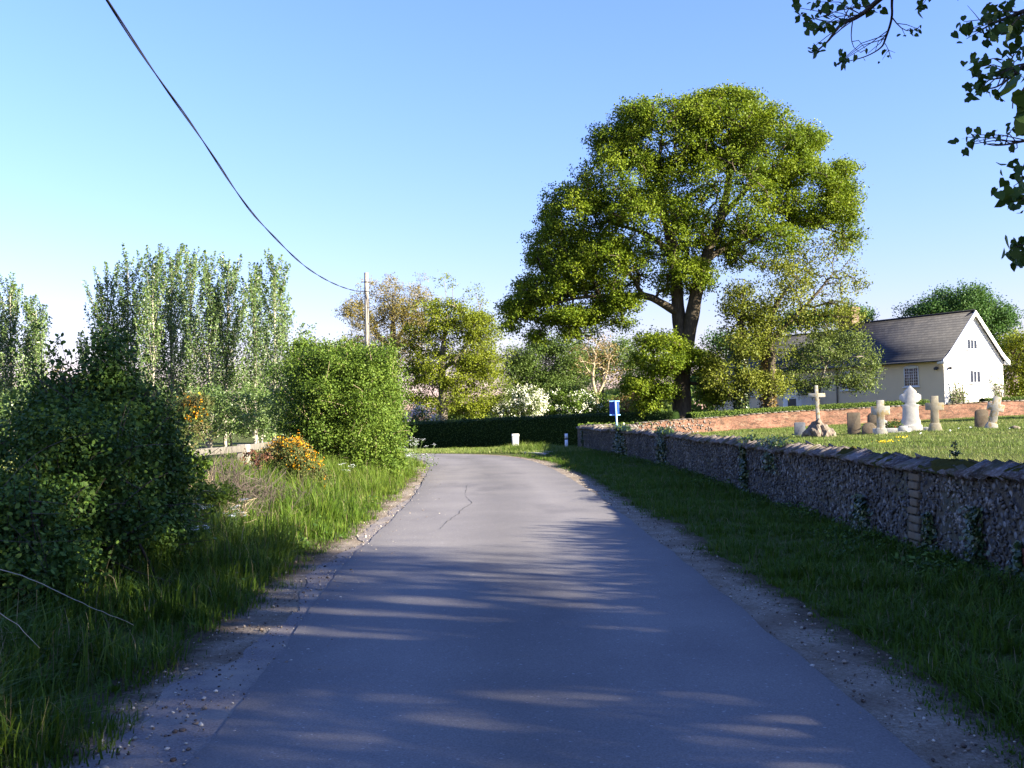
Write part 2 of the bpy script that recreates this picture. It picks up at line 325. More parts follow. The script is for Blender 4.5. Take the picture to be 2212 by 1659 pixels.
class MB:
    """collects pieces of ONE mesh"""
    def __init__(s): s.V = []; s.P = {}; s.n = 0; s.var = {}; s.uv = []
    def add(s, V, polys, var=0.5, uv=None):
        V = np.asarray(V, float)
        for p in polys:
            p = np.asarray(p, np.int32)
            if not len(p): continue
            s.P.setdefault(p.shape[1], []).append(p + s.n)
            s.var.setdefault(p.shape[1], []).append(np.full(len(p), var) if np.isscalar(var) else np.asarray(var))
        s.V.append(V); s.uv.append(np.zeros((len(V), 2)) if uv is None else np.asarray(uv, float)); s.n += len(V)
        return s
    def box(s, c, sz, rz=0.0, var=0.5, tilt=None):
        x, y, z = np.asarray(sz, float) / 2
        V = np.array([[-x, -y, -z], [x, -y, -z], [x, y, -z], [-x, y, -z], [-x, -y, z], [x, -y, z], [x, y, z], [-x, y, z]])
        if tilt is not None: V = V @ np.array(tilt).T
        ca, sa = math.cos(rz), math.sin(rz); V = V @ np.array([[ca, sa, 0], [-sa, ca, 0], [0, 0, 1]])
        return s.add(V + np.asarray(c, float), [[[0, 3, 2, 1], [4, 5, 6, 7], [0, 1, 5, 4], [1, 2, 6, 5], [2, 3, 7, 6], [3, 0, 4, 7]]], var)
    def tube(s, pts, rad, sides=6, cap=True, var=0.5):
        V, q, caps = tube_geo(pts, rad, sides)
        s.add(V, [q], var)
        if cap:
            s.n -= len(V); s.add(np.zeros((0, 3)), [], var); s.n += 0
            for cc in caps:
                s.P.setdefault(sides, []).append(np.array([cc], np.int32) + s.n); s.var.setdefault(sides, []).append(np.array([float(np.mean(var))]))
            s.n += len(V)
        return s
    def prism(s, outline, depth, frame, var=0.5):
        """outline: 2-D polygon; extruded by depth along frame's third axis. frame = (origin, ax, ay, an)"""
        o, ax, ay, an = [np.asarray(a, float) for a in frame]
        P = np.asarray(outline, float); k = len(P)
        A = o + P[:, :1] * ax + P[:, 1:2] * ay - an * depth / 2; B = A + an * depth
        V = np.concatenate([A, B]); i = np.arange(k); j = (i + 1) % k
        return s.add(V, [np.stack([i, j, j + k, i + k], 1), [list(range(k))[::-1]], [list(range(k, 2 * k))]], var)
    def build(s, name, mat, parent=None, origin=None, smooth=False, usevar=False, useuv=False, bevel=0.0):
        polys = []; var = []
        for k in s.P: polys.append(np.concatenate(s.P[k])); var.append(np.concatenate(s.var[k]))
        o = build(name, np.concatenate(s.V), polys, mat, parent, np.concatenate(var) if usevar else None, np.concatenate(s.uv) if useuv else None, smooth, origin)
        if bevel:
            b = o.modifiers.new('bevel', 'BEVEL'); b.width = bevel; b.segments = 2; b.limit_method = 'ANGLE'
        return o
def tube_geo(pts, rad, sides=6):
    P = np.asarray(pts, float); n = len(P); R = np.full(n, rad) if np.isscalar(rad) else np.asarray(rad, float)
    T = np.gradient(P, axis=0); T /= np.linalg.norm(T, axis=1)[:, None] + 1e-9
    ref = np.array([0.31, 0.95, 0.02]) if abs(T[0][2]) > 0.7 else np.array([0, 0, 1.0])
    A = ref - T * (T @ ref)[:, None]
    nrm = np.linalg.norm(A, axis=1)
    for i in range(n):
        if nrm[i] < 0.05: A[i] = A[i - 1] if i else np.array([1.0, 0, 0])
    A /= np.linalg.norm(A, axis=1)[:, None] + 1e-9
    B = np.cross(T, A); th = np.arange(sides) * 2 * PI / sides
    V = P[:, None, :] + R[:, None, None] * (np.cos(th)[None, :, None] * A[:, None, :] + np.sin(th)[None, :, None] * B[:, None, :])
    i = np.arange(n - 1)[:, None] * sides; k = np.arange(sides)[None, :]; k2 = (k + 1) % sides
    q = np.stack([i + k, i + k2, i + sides + k2, i + sides + k], -1).reshape(-1, 4)
    return V.reshape(-1, 3), q, [list(range(sides))[::-1], list(range((n - 1) * sides, n * sides))]

TEMPL = {
    'rhomb': [(-.5, 0), (0.02, .34), (.5, 0), (0.02, -.34)],
    'slim': [(-.5, 0), (0, .2), (.5, 0), (0, -.2)],
    'oval': [(-.5, 0), (-.22, .28), (.18, .27), (.5, 0), (.18, -.27), (-.22, -.28)],
    'heart': [(-.38, 0), (-.5, .22), (-.25, .43), (.12, .33), (.55, 0), (.12, -.33), (-.25, -.43), (-.5, -.22)],
    'lobed': [(-.5, 0), (-.2, .2), (-.1, .42), (.12, .22), (.3, .34), (.5, 0), (.3, -.34), (.12, -.22), (-.1, -.42), (-.2, -.2)],
}
def unit(v): return v / (np.linalg.norm(v, axis=-1, keepdims=True) + 1e-9)
def leaf_geo(rng, C, size, tmpl='rhomb', normal=None, spread=1.0, along=None, cup=0.12):
    """one leaf-sized polygon at every point of C"""
    n = len(C); nr = unit(rng.normal(size=(n, 3)) * spread + (np.array([0, 0, 0.5]) if normal is None else normal))
    a = rng.normal(size=(n, 3)) if along is None else along + rng.normal(size=(n, 3)) * 0.5
    u = unit(a - nr * (a * nr).sum(1)[:, None]); v = np.cross(nr, u)
    T = np.array(TEMPL[tmpl]); k = len(T)
    sz = (size * rng.uniform(0.7, 1.3, n))[:, None, None]
    V = C[:, None, :] + sz * (T[None, :, :1] * u[:, None, :] + T[None, :, 1:] * v[:, None, :] - cup * (np.abs(T[:, 1]) * 2)[None, :, None] * nr[:, None, :])
    return V.reshape(-1, 3), np.arange(n * k, dtype=np.int32).reshape(n, k)
def leaves(name, rng, C, size, mat, parent=None, tmpl='rhomb', var=None, normal=None, spread=1.0, along=None, origin=None, cup=0.12):
    V, p = leaf_geo(rng, C, size, tmpl, normal, spread, along, cup)
    if var is None: var = rng.uniform(0, 1, len(C))
    return build(name, V, [p], mat, parent, var, origin=origin)

# ------------------------------------------------------------------ plan of the place
ROAD = np.array([(0.1, -14), (0.1, -4), (0.08, 8), (0.03, 14), (-0.06, 19), (-0.18, 24), (-0.42, 29.5), (-0.85, 36.5), (-1.55, 41.5), (-2.9, 45.2), (-5.5, 47.4), (-9, 48.9), (-16, 51), (-30, 54), (-60, 60)], float)
def resample(P, step):
    P = np.asarray(P, float); d = np.concatenate([[0], np.cumsum(np.linalg.norm(np.diff(P, axis=0), axis=1))])
    t = np.linspace(0, d[-1], max(2, int(d[-1] / step) + 1))
    return np.stack([np.interp(t, d, P[:, i]) for i in range(P.shape[1])], 1)
def smooth_line(P, step, it=2):
    P = np.asarray(P, float)
    for _ in range(it):
        Q = np.empty((2 * (len(P) - 1), P.shape[1])); Q[0::2] = 0.75 * P[:-1] + 0.25 * P[1:]; Q[1::2] = 0.25 * P[:-1] + 0.75 * P[1:]
        P = np.concatenate([P[:1], Q, P[-1:]])
    return resample(P, step)
ROADF = smooth_line(ROAD, 0.5)
def dist_line(X, Y, L):
    """distance of points to a polyline and the signed side (positive on its right)"""
    X = np.asarray(X, float).ravel(); Y = np.asarray(Y, float).ravel(); best = np.full(len(X), 1e9); side = np.zeros(len(X))
    for a, b in zip(L[:-1], L[1:]):
        d = b - a; l2 = d @ d + 1e-9; t = np.clip(((X - a[0]) * d[0] + (Y - a[1]) * d[1]) / l2, 0, 1)
        ex, ey = X - a[0] - t * d[0], Y - a[1] - t * d[1]; q = np.hypot(ex, ey); m_ = q < best
        best[m_] = q[m_]; side[m_] = np.sign(d[1] * ex - d[0] * ey)[m_]
    return best, side
WALL = smooth_line([(4.4, -8), (4.45, 2), (4.5, 11), (4.68, 20), (4.72, 30), (4.55, 38), (3.95, 46), (3.55, 52), (3.42, 55.5), (3.7, 57.4), (4.9, 58.6), (7.0, 59.6)], 0.25, 1)
WX_Y = WALL[WALL[:, 1] < 56]
def wallx(y): return np.interp(y, WX_Y[:, 1], WX_Y[:, 0])
BRICK = resample([(7.05, 59.62), (13, 62.8), (20, 64.9), (33, 67.8), (50, 71)], 0.5)
def sstep(a, b, x):
    t = np.clip((np.asarray(x, float) - a) / (b - a), 0, 1); return t * t * (3 - 2 * t)
ROADC = resample(ROAD, 2.0)
def ground_z(X, Y):
    sh = np.shape(X); X = np.asarray(X, float).ravel(); Y = np.asarray(Y, float).ravel()
    d, side = dist_line(X, Y, ROADC)
    left = 0.38 * sstep(2.5, 5.5, d) + 0.15 * sstep(6, 14, d)
    verge = 0.03 * sstep(2.3, 4.2, d)
    yard = np.clip(0.5 + 0.03 * (X - 9), 0.36, 1.6)
    k_in = np.where(Y < 57, sstep(0.05, 0.4, X - wallx(Y)), sstep(3.5, 10, X - (Y - 57) * 0.3))
    right = verge * (1 - k_in) + yard * k_in
    far_dip = -0.38 * sstep(52, 68, Y) * (1 - sstep(2, 9, X)) * sstep(2.6, 5, d)
    z = np.where((side < 0) & (Y < 47 + 0 * X), left, right)
    z = np.where((side > 0), right, left) + far_dip
    z = z + 0.03 * np.sin(X * 1.3 + 0.4 * Y) * np.sin(Y * 0.9) * sstep(3, 6, d)
    return z.reshape(sh)
def gz(x, y): return float(ground_z(np.array([x]), np.array([y]))[0])
def on_ground(px, d, py=900):
    p = at(px, py, d); return np.array([p[0], d, gz(p[0], d)])

# ---- ground sheet
xs = np.unique(np.concatenate([[-3000, -1500, -700, -400, -250, -160, -110, -80], np.arange(-60, -14, 2.0), np.arange(-14, 2, 0.4), np.arange(2, 6, 0.12), np.arange(6, 40, 1.0), np.arange(40, 90, 4), [110, 160, 250, 400, 700, 1500, 3000]]))
ys = np.unique(np.concatenate([[-400, -150, -60, -30], np.arange(-20, 60, 0.6), np.arange(60, 110, 2), [120, 140, 170, 220, 300, 450, 700, 1200, 2000, 4000]]))
GX, GY = np.meshgrid(xs, ys, indexing='ij'); GZ = ground_z(GX, GY)
nx, ny = GX.shape; i = np.arange(nx - 1)[:, None] * ny + np.arange(ny - 1)[None, :]
q = np.stack([i, i + ny, i + ny + 1, i + 1], -1).reshape(-1, 4)
tag(build('ground', np.stack([GX, GY, GZ], -1).reshape(-1, 3), [q], M['ground'], smooth=True), kind='structure')

def strip(name, line, off_l, off_r, z, mat, ncol=9, kind='structure', label=None):
    """ribbon along a centre line; off_l / off_r are arrays or numbers (metres to the right of the line)"""
    L = np.asarray(line); T = unit(np.gradient(L, axis=0)); Nr = np.stack([T[:, 1], -T[:, 0]], 1)
    ol = np.broadcast_to(off_l, len(L)); orr = np.broadcast_to(off_r, len(L)); t = np.linspace(0, 1, ncol)
    off = ol[:, None] * (1 - t) + orr[:, None] * t
    XY = L[:, None, :] + off[..., None] * Nr[:, None, :]
    dl = np.concatenate([[0], np.cumsum(np.linalg.norm(np.diff(L, axis=0), axis=1))])
    zz = np.broadcast_to(z, off.shape) if not callable(z) else z(XY[..., 0], XY[..., 1])
    V = np.concatenate([XY, zz[..., None]], -1).reshape(-1, 3)
    UV = np.stack([np.broadcast_to(t, off.shape), np.broadcast_to(dl[:, None], off.shape)], -1).reshape(-1, 2)
    n = len(L); k = np.arange(n - 1)[:, None] * ncol + np.arange(ncol - 1)[None, :]
    q = np.stack([k, k + 1, k + ncol + 1, k + ncol], -1).reshape(-1, 4)
    o = build(name, V, [q], mat, uv=UV, smooth=True); return tag(o, label, kind=kind)
def wob(n, amp, cells, seed):
    r = np.random.default_rng(seed); out_ = np.zeros(n)
    for c, a in ((cells, 1), (cells * 3, .5), (cells * 9, .25)):
        out_ += a * np.interp(np.linspace(0, c, n), np.arange(c + 1), r.normal(size=c + 1))
    return out_ * amp
LR = smooth_line(ROAD, 0.12)
nl = len(LR); camber = lambda o: 0
taper = 1 - 0.55 * sstep(40, 48, LR[:, 1])
strip('road_verge_gravel', LR, -2.62 + wob(nl, .08, 60, 1), 2.36 + wob(nl, .07, 60, 2), 0.012, M['gravel'], 13)
# the carriageway: older worn strip showing along the near left edge, newer tarmac over it
tl = -1.63 - .30 * sstep(5.0, 12.0, LR[:, 1]) + wob(nl, .014, 160, 3)
tl = tl - 0.10 * sstep(18, 30, LR[:, 1]); trr = 1.76 + wob(nl, .014, 160, 4)
strip('worn_road_edge', LR, -2.05 + wob(nl, .10, 70, 5), 0.0, 0.018, M['worn_tarmac'], 7)
strip('road', LR, tl, trr, 0.026, M['asphalt'], 17)
cr = np.array([(-1.05, 15.0), (-1.02, 16.2), (-.93, 17.2), (-.9, 18.4), (-.8, 19.6), (-.83, 20.0), (-1.0, 21.2), (-1.05, 22.6), (-1.12, 25)], float)
cr = resample(cr, 0.1); cr[:, 0] += wob(len(cr), .012, 20, 8)
strip('road_crack', cr, -0.004 + wob(len(cr), .003, 20, 9), 0.006 + wob(len(cr), .003, 20, 10), 0.0285, M['crack_fill'], 2)

# loose stones and litter along the edges
def lumps(rng, C, S, squash=0.7):
    """rough stones: 8-corner lumps with jitter"""
    base = np.array([[1, 0, 0], [0, 1, 0], [-1, 0, 0], [0, -1, 0], [0, 0, 1], [0, 0, -1], [.6, .6, .5], [-.6, .6, .5], [-.6, -.6, .5], [.6, -.6, .5]], float)
    tri = np.array([[0, 6, 9], [6, 0, 1], [1, 7, 6], [7, 1, 2], [2, 8, 7], [8, 2, 3], [3, 9, 8], [9, 3, 0], [4, 6, 7], [4, 7, 8], [4, 8, 9], [4, 9, 6], [5, 1, 0], [5, 2, 1], [5, 3, 2], [5, 0, 3]])
    n = len(C); J = base[None] * rng.uniform(.75, 1.25, (n, 10, 1)); th = rng.uniform(0, 2 * PI, n); ca, sa = np.cos(th), np.sin(th)
    sc = np.asarray(S, float).reshape(n, -1)
    if sc.shape[1] == 1: sc = np.repeat(sc, 3, 1) * np.array([1, rng.uniform(.6, .9), squash])
    J = J * sc[:, None, :]
    X = J[..., 0] * ca[:, None] - J[..., 1] * sa[:, None]; Y = J[..., 0] * sa[:, None] + J[..., 1] * ca[:, None]
    V = np.stack([X, Y, J[..., 2]], -1) + C[:, None, :]
    P = (np.arange(n)[:, None, None] * 10 + tri[None]).reshape(-1, 3)
    return V.reshape(-1, 3), P
r = np.random.default_rng(5)
n = 7000; yy = 2.5 + 40 * r.uniform(0, 1, n) ** 2.2; sd = r.uniform(0, 1, n) < .62
cx = np.interp(yy, ROADF[:, 1][ROADF[:, 1] < 44], ROADF[:, 0][ROADF[:, 1] < 44])
xx = cx + np.where(sd, -2.0 + r.normal(0, .28, n), 2.0 + r.normal(0, .17, n))
C = np.stack([xx, yy, np.full(n, .022)], 1)
V, P = lumps(r, C, r.gamma(2.0, .0026, n) + .002)
g = N('loose_stone'); a_ = g.attr('var'); M['loose_stone'] = g.done(g.bsdf(g.ramp(a_, [(0, (.05, .04, .035)), (.4, (.16, .12, .09)), (.75, (.30, .25, .19)), (1, (.5, .46, .38))]), .95, .1))
tag(build('gravel', V, [P], M['loose_stone'], var=np.repeat(r.uniform(0, 1, n), 16)), 'loose stones and grit scattered along the lane edges', 'gravel', kind='stuff')

# ------------------------------------------------------------------ grass
def blades(rng, XY, h, wdt, mat, name, label, lean=0.35, seg=2, var=None, zoff=0.0, tuft=0.0):
    n = len(XY)
    if tuft:                                   # blades grow in tufts and lean away from the tuft's middle
        nt_ = max(1, n // 16); own = rng.integers(0, n, nt_)[rng.integers(0, nt_, n)]; mv = rng.uniform(0, 1, n) < .8
        o_ = rng.normal(0, tuft, (n, 2)); XY = np.where(mv[:, None], XY[own] + o_, XY); hv_ = rng.uniform(.55, 1.45, n); h = np.where(mv, np.asarray(h)[own] * hv_[own], np.asarray(h) * .7)
        if var is not None: var = np.clip(np.where(mv, var[own] * .6 + var * .4 + (hv_[own] - 1) * .12, var), 0, 1)
    z = ground_z(XY[:, 0], XY[:, 1]) + zoff; b = np.column_stack([XY, z - 0.01])
    th = rng.uniform(0, 2 * PI, n)
    if tuft: th = np.where(mv, np.arctan2(o_[:, 1], o_[:, 0]) + rng.normal(0, .5, n), th)
    dirn = np.stack([np.cos(th), np.sin(th), np.zeros(n)], 1); sidev = np.stack([-np.sin(th), np.cos(th), np.zeros(n)], 1)
    H = (h * rng.uniform(.45, 1.25, n)) if np.isscalar(h) else h * rng.uniform(.55, 1.2, n); W = wdt * rng.uniform(.6, 1.3, n)
    ln = H * np.abs(rng.normal(lean, lean * .6, n))
    up = np.array([0, 0, 1.0])
    tip = b + up * H[:, None] * (1 - .25 * np.clip(ln / H, 0, 2))[:, None] + dirn * ln[:, None]
    mid = b + up * (H * .58)[:, None] + dirn * (ln * .28)[:, None]
    s0 = sidev * W[:, None] * .5
    if seg == 1:
        V = np.stack([b - s0, b + s0, tip], 1).reshape(-1, 3); P = [np.arange(3 * n).reshape(n, 3)]
        vv = rng.uniform(0, 1, n) if var is None else var
    else:
        V = np.stack([b - s0, b + s0, mid + s0 * .8, mid - s0 * .8, tip], 1).reshape(-1, 3); k = np.arange(n)[:, None] * 5
        P = [k + np.array([0, 1, 2, 3]), k + np.array([3, 2, 4])]; vv = rng.uniform(0, 1, n) if var is None else var; vv = np.concatenate([vv, vv])
    o = build(name, V, P, mat, var=vv); return tag(o, label, 'grass', kind='stuff')
def patchy(XY, seed, sc):
    """cheap smooth noise 0..1 for clumping"""
    r_ = np.random.default_rng(seed); v = np.zeros(len(XY))
    for k in range(5):
        kx, ky = r_.normal(0, 1 / sc, 2) * (1 + k * .8); v += np.sin(XY[:, 0] * kx + XY[:, 1] * ky + r_.uniform(0, 6)) / (1 + .4 * k)
    return np.clip(.5 + v / 4.5, 0, 1)
def roadx(y):
    k = ROADF[:, 1] < 44.5
    return np.interp(y, ROADF[k, 1], ROADF[k, 0])
def wobx(y, seed):
    r_ = np.random.default_rng(seed); a = r_.normal(0, 1, 120) * .07; b = r_.normal(0, 1, 400) * .045
    return np.interp(y, np.linspace(0, 60, 120), a) + np.interp(y, np.linspace(0, 60, 400), b)
# left verge
r = np.random.default_rng(21)
n = 270000; y = 2.4 + 42 * r.uniform(0, 1, n) ** 2.6; off = r.uniform(0, 1, n) ** .9 * 4.4
x = roadx(y) - 2.25 - off + wobx(y, 31) + r.normal(0, .05, n); XY = np.stack([x, y], 1)
pt = patchy(XY, 3, .8); edge = np.clip(off / .7, .12, 1); keep = r.uniform(0, 1, n) < (.35 + .65 * pt) * np.clip(off / .22 + .45, 0, 1)
XY, pt, edge = XY[keep], pt[keep], edge[keep]
hh = (.10 + .42 * pt) * edge + .05; nearv = sstep(17, 23, XY[:, 1])
blades(r, XY, hh, .0085 + .004 * sstep(8, 30, XY[:, 1]), M['grass'], 'verge_grass', 'long green grass along the left bank beside the brambles', .62, 2, np.clip(r.beta(1.6, 2.4, len(XY)) + .3 * nearv, 0, 1), tuft=.06)
sel = r.uniform(0, 1, len(XY)) < .035
blades(r, XY[sel], hh[sel] * 1.35, .006, M['dry_blade'], 'dry_grass', 'straw-coloured dead stems standing in the left bank', .5, 2)
# bright tuft at the near corner of the bank
# right verge
n = 230000; y = 2.0 + 55 * r.uniform(0, 1, n) ** 2.4; yw = wallx(y)
cxr = wobx(y, 32) + np.where(y < 44, roadx(y) + 2.09, np.interp(y, [44, 47, 50, 58], [.85, -.2, -1.5, -4.5]))
x = cxr + (yw - cxr) * r.uniform(0, 1, n); XY = np.stack([x, y], 1); off = x - cxr
pt = patchy(XY, 9, .7); keep = r.uniform(0, 1, n) < np.clip(off / .2 + .4, 0, 1) * (.45 + .55 * pt); XY, off, pt = XY[keep], off[keep], pt[keep]
mound = np.exp(-((XY[:, 0] - .9) / 1.6) ** 2 - ((XY[:, 1] - 50) / 4.0) ** 2)
hh = (.06 + .11 * pt) * np.clip(off / .4, .4, 1) + .26 * mound * np.clip(off, .25, 1)
blades(r, XY, hh, .008 + .006 * sstep(8, 40, XY[:, 1]), M['grass'], 'verge_grass', 'shorter grass between the lane and the flint wall', .55, 2, np.clip(r.beta(1.6, 2.6, len(XY)) + .35 * mound, 0, 1), tuft=.05)
sel = r.uniform(0, 1, len(XY)) < .03
blades(r, XY[sel], hh[sel] * 1.3, .006, M['dry_blade'], 'dry_grass', 'straw-coloured dead stems in the right-hand verge', .6, 2)
# tall grass on the corner mound and the far side of the bend
n = 26000; t = r.uniform(0, 1, n)
bx = r.uniform(-14, 3.6, n); by = np.interp(bx, [-14, -9, -3.9, -.4, .8, 3.6], [52.2, 51.0, 49.2, 47.2, 45.2, 47]) + 20 * t ** 1.8
XY = np.stack([bx, by], 1); mound = np.exp(-((bx - .9) / 1.8) ** 2 - ((by - 50.5) / 3.5) ** 2)
dd_, _ = dist_line(bx, by, ROADC); k = (dd_ > 2.35) & (bx < wallx(np.clip(by, 0, 55)) - .05)
blades(r, XY[k], (.12 + .30 * mound[k]), .016, M['grass_dry'], 'corner_grass', 'pale tufted grass on the far corner of the bend by the white stone', .4, 2, np.clip(r.beta(2, 2.5, k.sum()) + .1, 0, 1))
# churchyard lawn
n = 260000; y = 8 + 60 * r.uniform(0, 1, n) ** 1.25; x0 = wallx(np.clip(y, 0, 55)) + .45
x = x0 + (38 - x0) * r.uniform(0, 1, n) ** 1.1; XY = np.stack([x, y], 1)
by = np.interp(x, BRICK[:, 0], BRICK[:, 1]); k = (y < by - .1) & (x < 0.53 * y + 2) & (y < np.where(x < 7, 50 + (x - 3.4) * 2.2, 99)); XY = XY[k]
pt = patchy(XY, 17, 2.2); pt2 = patchy(XY, 23, .6)
vv = np.clip(.15 + .6 * (1 - pt) + .25 * r.normal(0, .8, len(XY)), 0, 1)
blades(r, XY, .055 + .05 * pt2 + .05 * pt, .012 + .012 * sstep(15, 45, XY[:, 1]), M['lawn'], 'churchyard_grass', 'sunlit mown grass among the graves', .5, 1, vv)
# field grass behind the rail, left
n = 40000; x = r.uniform(-26, -5.5, n); y = 20 + 32 * r.uniform(0, 1, n); XY = np.stack([x, y], 1); dd_, sd_ = dist_line(x, y, ROADC); k = (dd_ > 4.8) & (sd_ < 0)
blades(r, XY[k], .16, .018, M['grass_dry'], 'field_grass', 'rough grass in the field behind the rail fence', .4, 1)

# broad-leaved weeds in the verges
def weed_mass(name, label, rng, pts, hgt, size, mat, n_each, spread):
    C = []
    for (x, y) in pts:
        c = np.column_stack([x + rng.normal(0, spread, n_each), y + rng.normal(0, spread, n_each)]); z = ground_z(c[:, 0], c[:, 1]) + rng.uniform(.02, 1, n_each) ** 1.4 * hgt * np.exp(-((c[:, 0] - x) ** 2 + (c[:, 1] - y) ** 2) / (2 * (spread * 1.2) ** 2))
        C.append(np.column_stack([c, z]))
    C = np.concatenate(C); return tag(leaves(name, rng, C, size, mat, tmpl='oval', spread=.7, normal=np.array([0, 0, 1.0])), label, 'weeds', kind='stuff')
r = np.random.default_rng(33)
pts = [(wallx(yy_) - abs(r.normal(.12, .25)), yy_) for yy_ in np.concatenate([r.uniform(3, 12, 60), r.uniform(12, 40, 50)])]
weed_mass('wall_foot_weeds', 'dark nettles and weeds along the foot of the flint wall', r, pts, .17, .05, M['bramble_leaf'], 90, .16)
pts = [(roadx(yy_) - 2.6 - abs(r.normal(.3, .7)), yy_) for yy_ in r.uniform(3, 20, 60)]
weed_mass('bank_weeds', 'broad-leaved weeds in the grass of the left bank', r, pts, .24, .055, M['bramble_leaf'], 45, .16)

# ------------------------------------------------------------------ trees and shrubs
def clumps_from(rng, lobes, d, rmin=0.55, pad=0.0):
    """lobes: (px, py, half width px, half height px, half depth m, clumps[, depth offset[, leaf factor]])"""
    C, K, R = [], [], []
    for L in lobes:
        px, py, rx, ry, dr, n = L[:6]; do = L[6] if len(L) > 6 else 0.0; lf = L[7] if len(L) > 7 else 1.0
        c = at(px, py, d + do); s = (d + do) / 2250
        u_ = unit(rng.normal(size=(n, 3))); rr = rng.uniform(rmin ** 3, 1, n) ** (1 / 3)
        q_ = np.array([rx * s, dr, ry * s]); C.append(c + u_ * rr[:, None] * np.maximum(q_ - pad, .3 * q_)); K.append(np.full(n, lf))
    return np.concatenate(C), np.concatenate(K)
def grow(rng, trunks, C, r_tip, step=0.8, droop=0.15, cap=9.0, up_pen=0.5):
    P, par, rad, pl, dirs = [], [], [], [], []
    for pts, rd in trunks:
        pts = np.asarray(pts, float); rd = np.asarray(rd, float)
        t = np.concatenate([[0], np.cumsum(np.linalg.norm(np.diff(pts, axis=0), axis=1))]); k = max(3, int(t[-1] / step)); tt = np.linspace(0, t[-1], k)
        q = np.stack([np.interp(tt, t, pts[:, i]) for i in range(3)], 1); rq = np.interp(tt, t, rd); T = unit(np.gradient(q, axis=0))
        for j in range(k):
            P.append(q[j]); par.append(len(P) - 2 if j else -1); rad.append(rq[j]); pl.append(tt[j] * 0.15); dirs.append(T[j])
    ntr = len(P); z0 = min(p[2] for p in P); zt = np.array([p[2] for p in P])
    lowcut = z0 + 0.12 * (zt.max() - z0)
    N_ = ntr + len(C) * 14; PA = np.zeros((N_, 3)); PA[:ntr] = P; PL = np.full(N_, 1e9); PL[:ntr] = pl
    low = PA[:ntr, 2] < lowcut; PL[:ntr][low] += 3
    DR = np.zeros((N_, 3)); DR[:ntr] = dirs; PAR = np.full(N_, -1); CNT = np.zeros(N_); n = ntr; paths = []
    base_d = np.min(np.linalg.norm(C[:, None] - PA[None, :ntr], axis=2), axis=1)
    for ci in np.argsort(base_d):
        c = C[ci]; dv = c - PA[:n]; cost = np.linalg.norm(dv, axis=1) + .3 * PL[:n] + up_pen * np.maximum(0, -dv[:, 2])
        a = int(np.argmin(cost)); L = np.linalg.norm(dv[a]); k = max(2, min(12, int(L / step) + 1))
        ctrl = PA[a] + DR[a] * .3 * L + dv[a] * .25 + np.array([0, 0, droop * L]); t = np.linspace(0, 1, k + 1)[1:, None]
        q = (1 - t) ** 2 * PA[a] + 2 * t * (1 - t) * ctrl + t ** 2 * c; q[:-1] += rng.normal(0, .035 * L / math.sqrt(k), (k - 1, 3))
        idx = np.arange(n, n + k); PA[idx] = q; PAR[idx] = np.concatenate([[a], idx[:-1]]); PL[idx] = PL[a] + L * t[:, 0]
        DR[idx] = unit(np.diff(np.concatenate([PA[a][None], q]), axis=0)); CNT[idx[-1]] = 1; n += k; paths.append(np.concatenate([[a], idx]))
    for j in range(n - 1, ntr - 1, -1): CNT[PAR[j]] += CNT[j]
    R = np.zeros(n); R[:ntr] = rad
    for j in range(ntr, n): R[j] = min(r_tip * CNT[j] ** .5, R[PAR[j]] * (.72 if PAR[j] < ntr else .97), cap)
    return PA[:n], R, paths
def ball(rng, n, rc, flat, shell):
    rc = np.asarray(rc)
    u_ = unit(rng.normal(size=(n, 3))); k = rng.uniform(0, 1, n) < .45; u_[k, 2] = np.abs(u_[k, 2])
    r_ = rng.uniform(.58, 1.0, n) * rng.choice([1.0, .55], n, p=[.85, .15]) if shell else rng.uniform(0, 1, n) ** (1 / 2.2)
    loose = rng.uniform(0, 1, n) < .14; r_ = np.where(loose, r_ * rng.uniform(1.0, 1.35, n), r_)
    return u_ * (r_ * rc)[:, None] * np.array([1, 1, flat])
